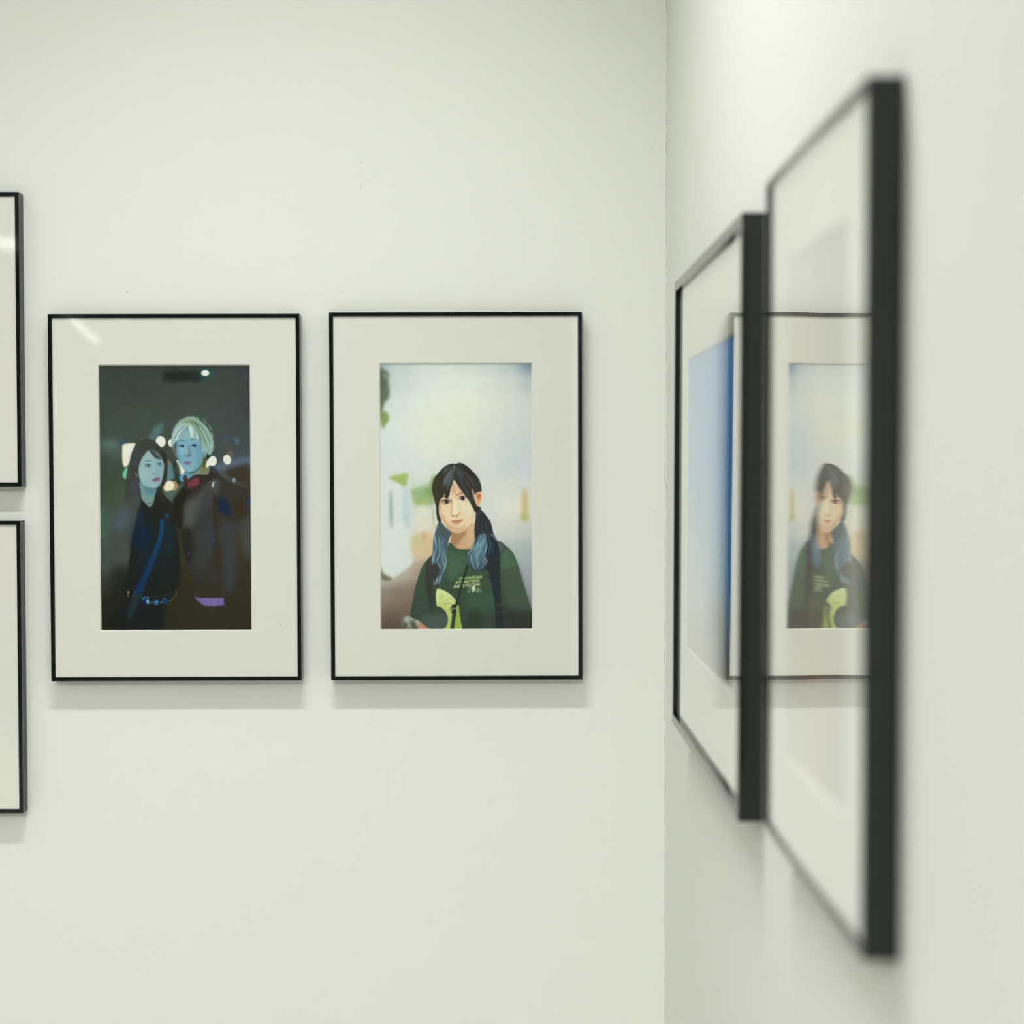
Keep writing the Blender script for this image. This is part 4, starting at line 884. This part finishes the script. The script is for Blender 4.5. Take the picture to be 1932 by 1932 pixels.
# ------------------------------------------------------------------ framed pictures
def framed_picture(label, W, H, face, recess, win, cv, quad, name='picture_frame', metal=None, warp=None, res=1.4, gain=(1.15, 1.14, 1.2), print_label=None, depth=FRAME_T, group='framed photographs on the gallery walls'):
    """local axes: x right, z up, front towards -y, back against y = 0.
    win = (x0, x1, z0, z1) of the window in the mat, measured from the frame centre"""
    metal = metal or BLACK
    t = thing(name, label, 'picture frame', group)
    D_, ch, gap = depth, 0.0005, 0.00008
    back = -0.0012
    prof = [(0.0, back), (0.0, -D_ + ch), (ch, -D_), (face - ch, -D_), (face, -D_ + ch), (face, back)]
    cs = [(-1, 1), (1, 1), (1, -1), (-1, -1)]
    for k in range(4):
        (ax, az), (bx, bz) = cs[k], cs[(k + 1) % 4]
        dx, dz = (bx - ax) / 2, (bz - az) / 2
        v = []
        for (sx, sz), sg in (((ax, az), 1), ((bx, bz), -1)):
            for i_, y in prof:
                v.append((sx * (W / 2 - i_) + dx * sg * gap, y, sz * (H / 2 - i_) + dz * sg * gap))
        n = len(prof)
        f = [(i, (i + 1) % n, n + (i + 1) % n, n + i) for i in range(n)] + [tuple(range(n)), tuple(range(2 * n - 1, n - 1, -1))]
        mesh_obj('frame_rail', v, f, metal, t)
    iw, ih = W / 2 - face - 0.0002, H / 2 - face - 0.0002
    # acrylic sheet
    g0 = -D_ + recess - 0.0016; g1 = g0 + 0.0013
    if warp:
        nx, nz = 70, 30
        vf, vb = [], []
        for j in range(nz + 1):
            for i in range(nx + 1):
                x = -iw + 2 * iw * i / nx; zz = -ih + 2 * ih * j / nz
                d = warp(x, zz)
                vf.append((x, g0 + d, zz)); vb.append((x, g1 + d, zz))
        N = (nx + 1) * (nz + 1)
        fs = []
        for j in range(nz):
            for i in range(nx):
                a = j * (nx + 1) + i
                fs.append((a, a + 1, a + nx + 2, a + nx + 1)); fs.append((N + a, N + a + nx + 1, N + a + nx + 2, N + a + 1))
        mesh_obj('acrylic_sheet', vf + vb, fs, ACRYLIC, t, smooth=True)
    else:
        box('acrylic_sheet', -iw, iw, g0, g1, -ih, ih, ACRYLIC, t)
    # mat board with bevelled window
    m0, mt, bv = -D_ + recess, 0.0020, 0.0017
    x0, x1, z0, z1 = win
    out = [(-iw, -ih), (iw, -ih), (iw, ih), (-iw, ih)]
    w_in = [(x0 - bv, z0 - bv), (x1 + bv, z0 - bv), (x1 + bv, z1 + bv), (x0 - bv, z1 + bv)]
    w_bk = [(x0, z0), (x1, z0), (x1, z1), (x0, z1)]
    v = [(x, m0, zz) for x, zz in out] + [(x, m0, zz) for x, zz in w_in] + [(x, m0 + mt, zz) for x, zz in w_bk] + [(x, m0 + mt, zz) for x, zz in out]
    f = []
    for k in range(4):
        l = (k + 1) % 4
        f += [(k, l, 4 + l, 4 + k), (8 + k, 8 + l, 12 + l, 12 + k), (12 + k, 12 + l, l, k)]
    mb = mesh_obj('mat_board', v, f, MAT, t)
    f2 = [(k, (k + 1) % 4, 4 + (k + 1) % 4, 4 + k) for k in range(4)]
    v2 = [(x, m0, zz) for x, zz in w_in] + [(x, m0 + mt, zz) for x, zz in w_bk]
    mesh_obj('window_bevel', v2, f2, CORE, mb)
    o = print_obj(cv, quad, (x1 - x0 + 0.0004, z1 - z0 + 0.0004, (x0 + x1) / 2, (z0 + z1) / 2), t, m0 + mt + 0.0003, res, gain)
    if print_label: o['label'] = print_label
    box('backing_board', -iw, iw, m0 + mt + 0.0008, m0 + mt + 0.0038, -ih, ih, BACK, t)
    return t

def fit_back(TL, TR, BR, BL):
    P = [pix(*c, plane_y=-FRAME_T) for c in (TL, TR, BR, BL)]
    c = sum(P, Vector()) / 4
    W = ((P[1] - P[0]).length + (P[2] - P[3]).length) / 2
    H = ((P[0] - P[3]).length + (P[1] - P[2]).length) / 2
    roll = math.atan2((P[1] - P[0]).z + (P[2] - P[3]).z, (P[1] - P[0]).x + (P[2] - P[3]).x)
    return c, W, H, roll

def fit_window(c, roll, TL, TR, BR, BL, yy):
    P = [pix(*q, plane_y=yy) - c for q in (TL, TR, BR, BL)]
    cr, sr = math.cos(-roll), math.sin(-roll)
    Q = [(p.x * cr - p.z * sr, p.x * sr + p.z * cr) for p in P]
    return ((Q[0][0] + Q[3][0]) / 2, (Q[1][0] + Q[2][0]) / 2, (Q[2][1] + Q[3][1]) / 2, (Q[0][1] + Q[1][1]) / 2)

FACE = 0.0058
YP = -FRAME_T + 0.0028 + 0.002
# frame with the night portrait
c1, W1, H1, r1 = fit_back((91.1, 593), (565.5, 591.4), (568.1, 1284.6), (95.2, 1285))
q1 = ((187.8, 690.4), (471.5, 689.3), (473.5, 1187.8), (190.7, 1188))
f1 = framed_picture('black frame holding a dark night photograph of two people in front of city lights', W1, H1, FACE, 0.0028,
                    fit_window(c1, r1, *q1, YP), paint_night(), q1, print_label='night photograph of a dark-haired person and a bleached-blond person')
f1.location = (c1.x, 0, c1.z); f1.rotation_euler = (0, -r1, 0)
sp = speck(529, 1180, 1.0, None, -FRAME_T + 0.0027, paint_mat('dark_fleck', (0.06, 0.06, 0.05), 0.9))
sp.name = 'dust_fleck'; sp.parent = f1; sp.matrix_parent_inverse = (Matrix.Translation(f1.location) @ f1.rotation_euler.to_matrix().to_4x4()).inverted()

# frame with the daylight portrait
c2, W2, H2, r2 = fit_back((621, 589.4), (1097.9, 588), (1099, 1282.4), (624.3, 1283.7))
q2 = ((717.7, 687), (1002.5, 686.3), (1003.6, 1186), (719, 1186.6))
f2 = framed_picture('black frame holding a daylight photograph of a woman in a green printed shirt', W2, H2, FACE, 0.0028,
                    fit_window(c2, r2, *q2, YP), paint_day(), q2, gain=(1.25, 1.23, 1.28), print_label='daylight photograph of a woman with blue-tipped hair and a green shirt')
f2.location = (c2.x, 0, c2.z); f2.rotation_euler = (0, -r2, 0)

# the two frames cut by the left side of the picture
def left_frame(label, TRf, BRf, wide, rows):
    a, b = pix(*TRf, plane_y=-FRAME_T), pix(*BRf, plane_y=-FRAME_T)
    H = a.z - b.z
    cx, cz = (a.x + b.x) / 2 - wide / 2, (a.z + b.z) / 2
    roll = math.atan2(b.x - a.x, a.z - b.z)
    cv = paint_simple(90, 60, [0, 45, 90], [0, 30, 60], rows)
    mz, mx = 0.075, 0.11
    t = framed_picture(label, wide, H, FACE, 0.0028, (-wide / 2 + mx, wide / 2 - mx, -H / 2 + mz, H / 2 - mz), cv,
                       ((0, 0), (90, 0), (90, 60), (0, 60)))
    t.location = (cx, 0, cz); t.rotation_euler = (0, roll * 0.35, 0)
    return t
left_frame('black frame with a wide cream mat hung above another black frame', (36.2, 362.8), (39.0, 918.3), 0.64,
           [[(120,140,150)] * 3, [(150,150,130)] * 3, [(90,90,70)] * 3])
left_frame('black frame with a wide cream mat hung under another black frame', (39.2, 983.3), (42.1, 1535), 0.64,
           [[(170,170,160)] * 3, [(120,110,100)] * 3, [(80,80,80)] * 3])

# frames on the right wall
def right_frame(label, x_far, x_near, y_top, y_bot, face, recess, mz, mx, cv, metal, warp, tilt=0.0):
    """far and near front edges in photo x; top and bottom of the near front edge in photo y"""
    px_ = WX - FRAME_T
    a = pix(x_far, 875, plane_x=px_); b = pix(x_near, 875, plane_x=px_)
    zt = pix(x_near, y_top, plane_x=px_).z; zb = pix(x_near, y_bot, plane_x=px_).z
    W, H = abs(a.y - b.y), zt - zb
    print('right frame', W, H)
    t = framed_picture(label, W, H, face, recess, (-W / 2 + mx, W / 2 - mx, -H / 2 + mz[1], H / 2 - mz[0]), cv,
                       ((0, 0), (cv.w / 3 - 1, 0), (cv.w / 3 - 1, cv.h / 3 - 1), (0, cv.h / 3 - 1)), metal=metal, warp=warp)
    t.location = (WX, (a.y + b.y) / 2, (zt + zb) / 2)
    t.rotation_euler = (tilt, 0, -math.pi / 2)
    return t
sky = paint_simple(120, 106, [0, 40, 80, 120], [0, 35, 70, 106],
    [[(110,170,225),(100,164,224),(90,156,222),(84,150,220)], [(140,190,228),(120,176,226),(100,164,222),(80,148,216)],
     [(176,200,220),(160,190,214),(124,174,214),(96,156,212)], [(196,190,184),(180,178,176),(160,158,160),(146,138,134)]],
    [(30, 85, 26, 12, (206,212,212), 6, 0.6), (80, 92, 22, 10, (126,126,130), 5, 0.6)])
right_frame('wide black frame holding a blue photograph beside the corner of the walls', 1270.4, 1396.5, 402.5, 1555,
            0.0125, 0.0065, (0.109, 0.113), 0.094, sky, BLACK2, None, tilt=-0.003)
dusk = paint_simple(70, 124, [0, 18, 36, 54, 70], [0, 25, 50, 75, 100, 124],
    [[(186,184,176),(190,182,170),(160,154,146),(140,134,126),(160,158,150)], [(190,182,170),(180,166,150),(164,156,146),(150,146,140),(166,162,156)],
     [(160,166,160),(164,160,152),(166,158,148),(168,164,158),(176,170,164)], [(150,158,150),(166,156,140),(158,146,132),(168,162,154),(180,172,166)],
     [(184,178,168),(184,164,148),(196,166,148),(180,164,156),(186,178,172)], [(190,190,180),(190,182,172),(206,174,156),(164,156,148),(184,180,174)]])
def bulge(x, z):
    """sheet bowed outwards along its middle, as thin acrylic does in a frame"""
    L = lambda v: 0.0115 * 0.07 * math.log(math.cosh((v + 0.018) / 0.07))
    edge = max(L(0.19), L(-0.19))
    return L(x) - edge + 0.0027 * (z * z - 0.078) * math.exp(-((x - 0.043) / 0.06) ** 2)
right_frame('narrow black frame on the side wall, overlapping the wide frame by the corner', 1443.0, 1632.0, 147, 1822,
            FACE, 0.0044, (0.078, 0.078), 0.076, dusk, BLACK2, bulge)
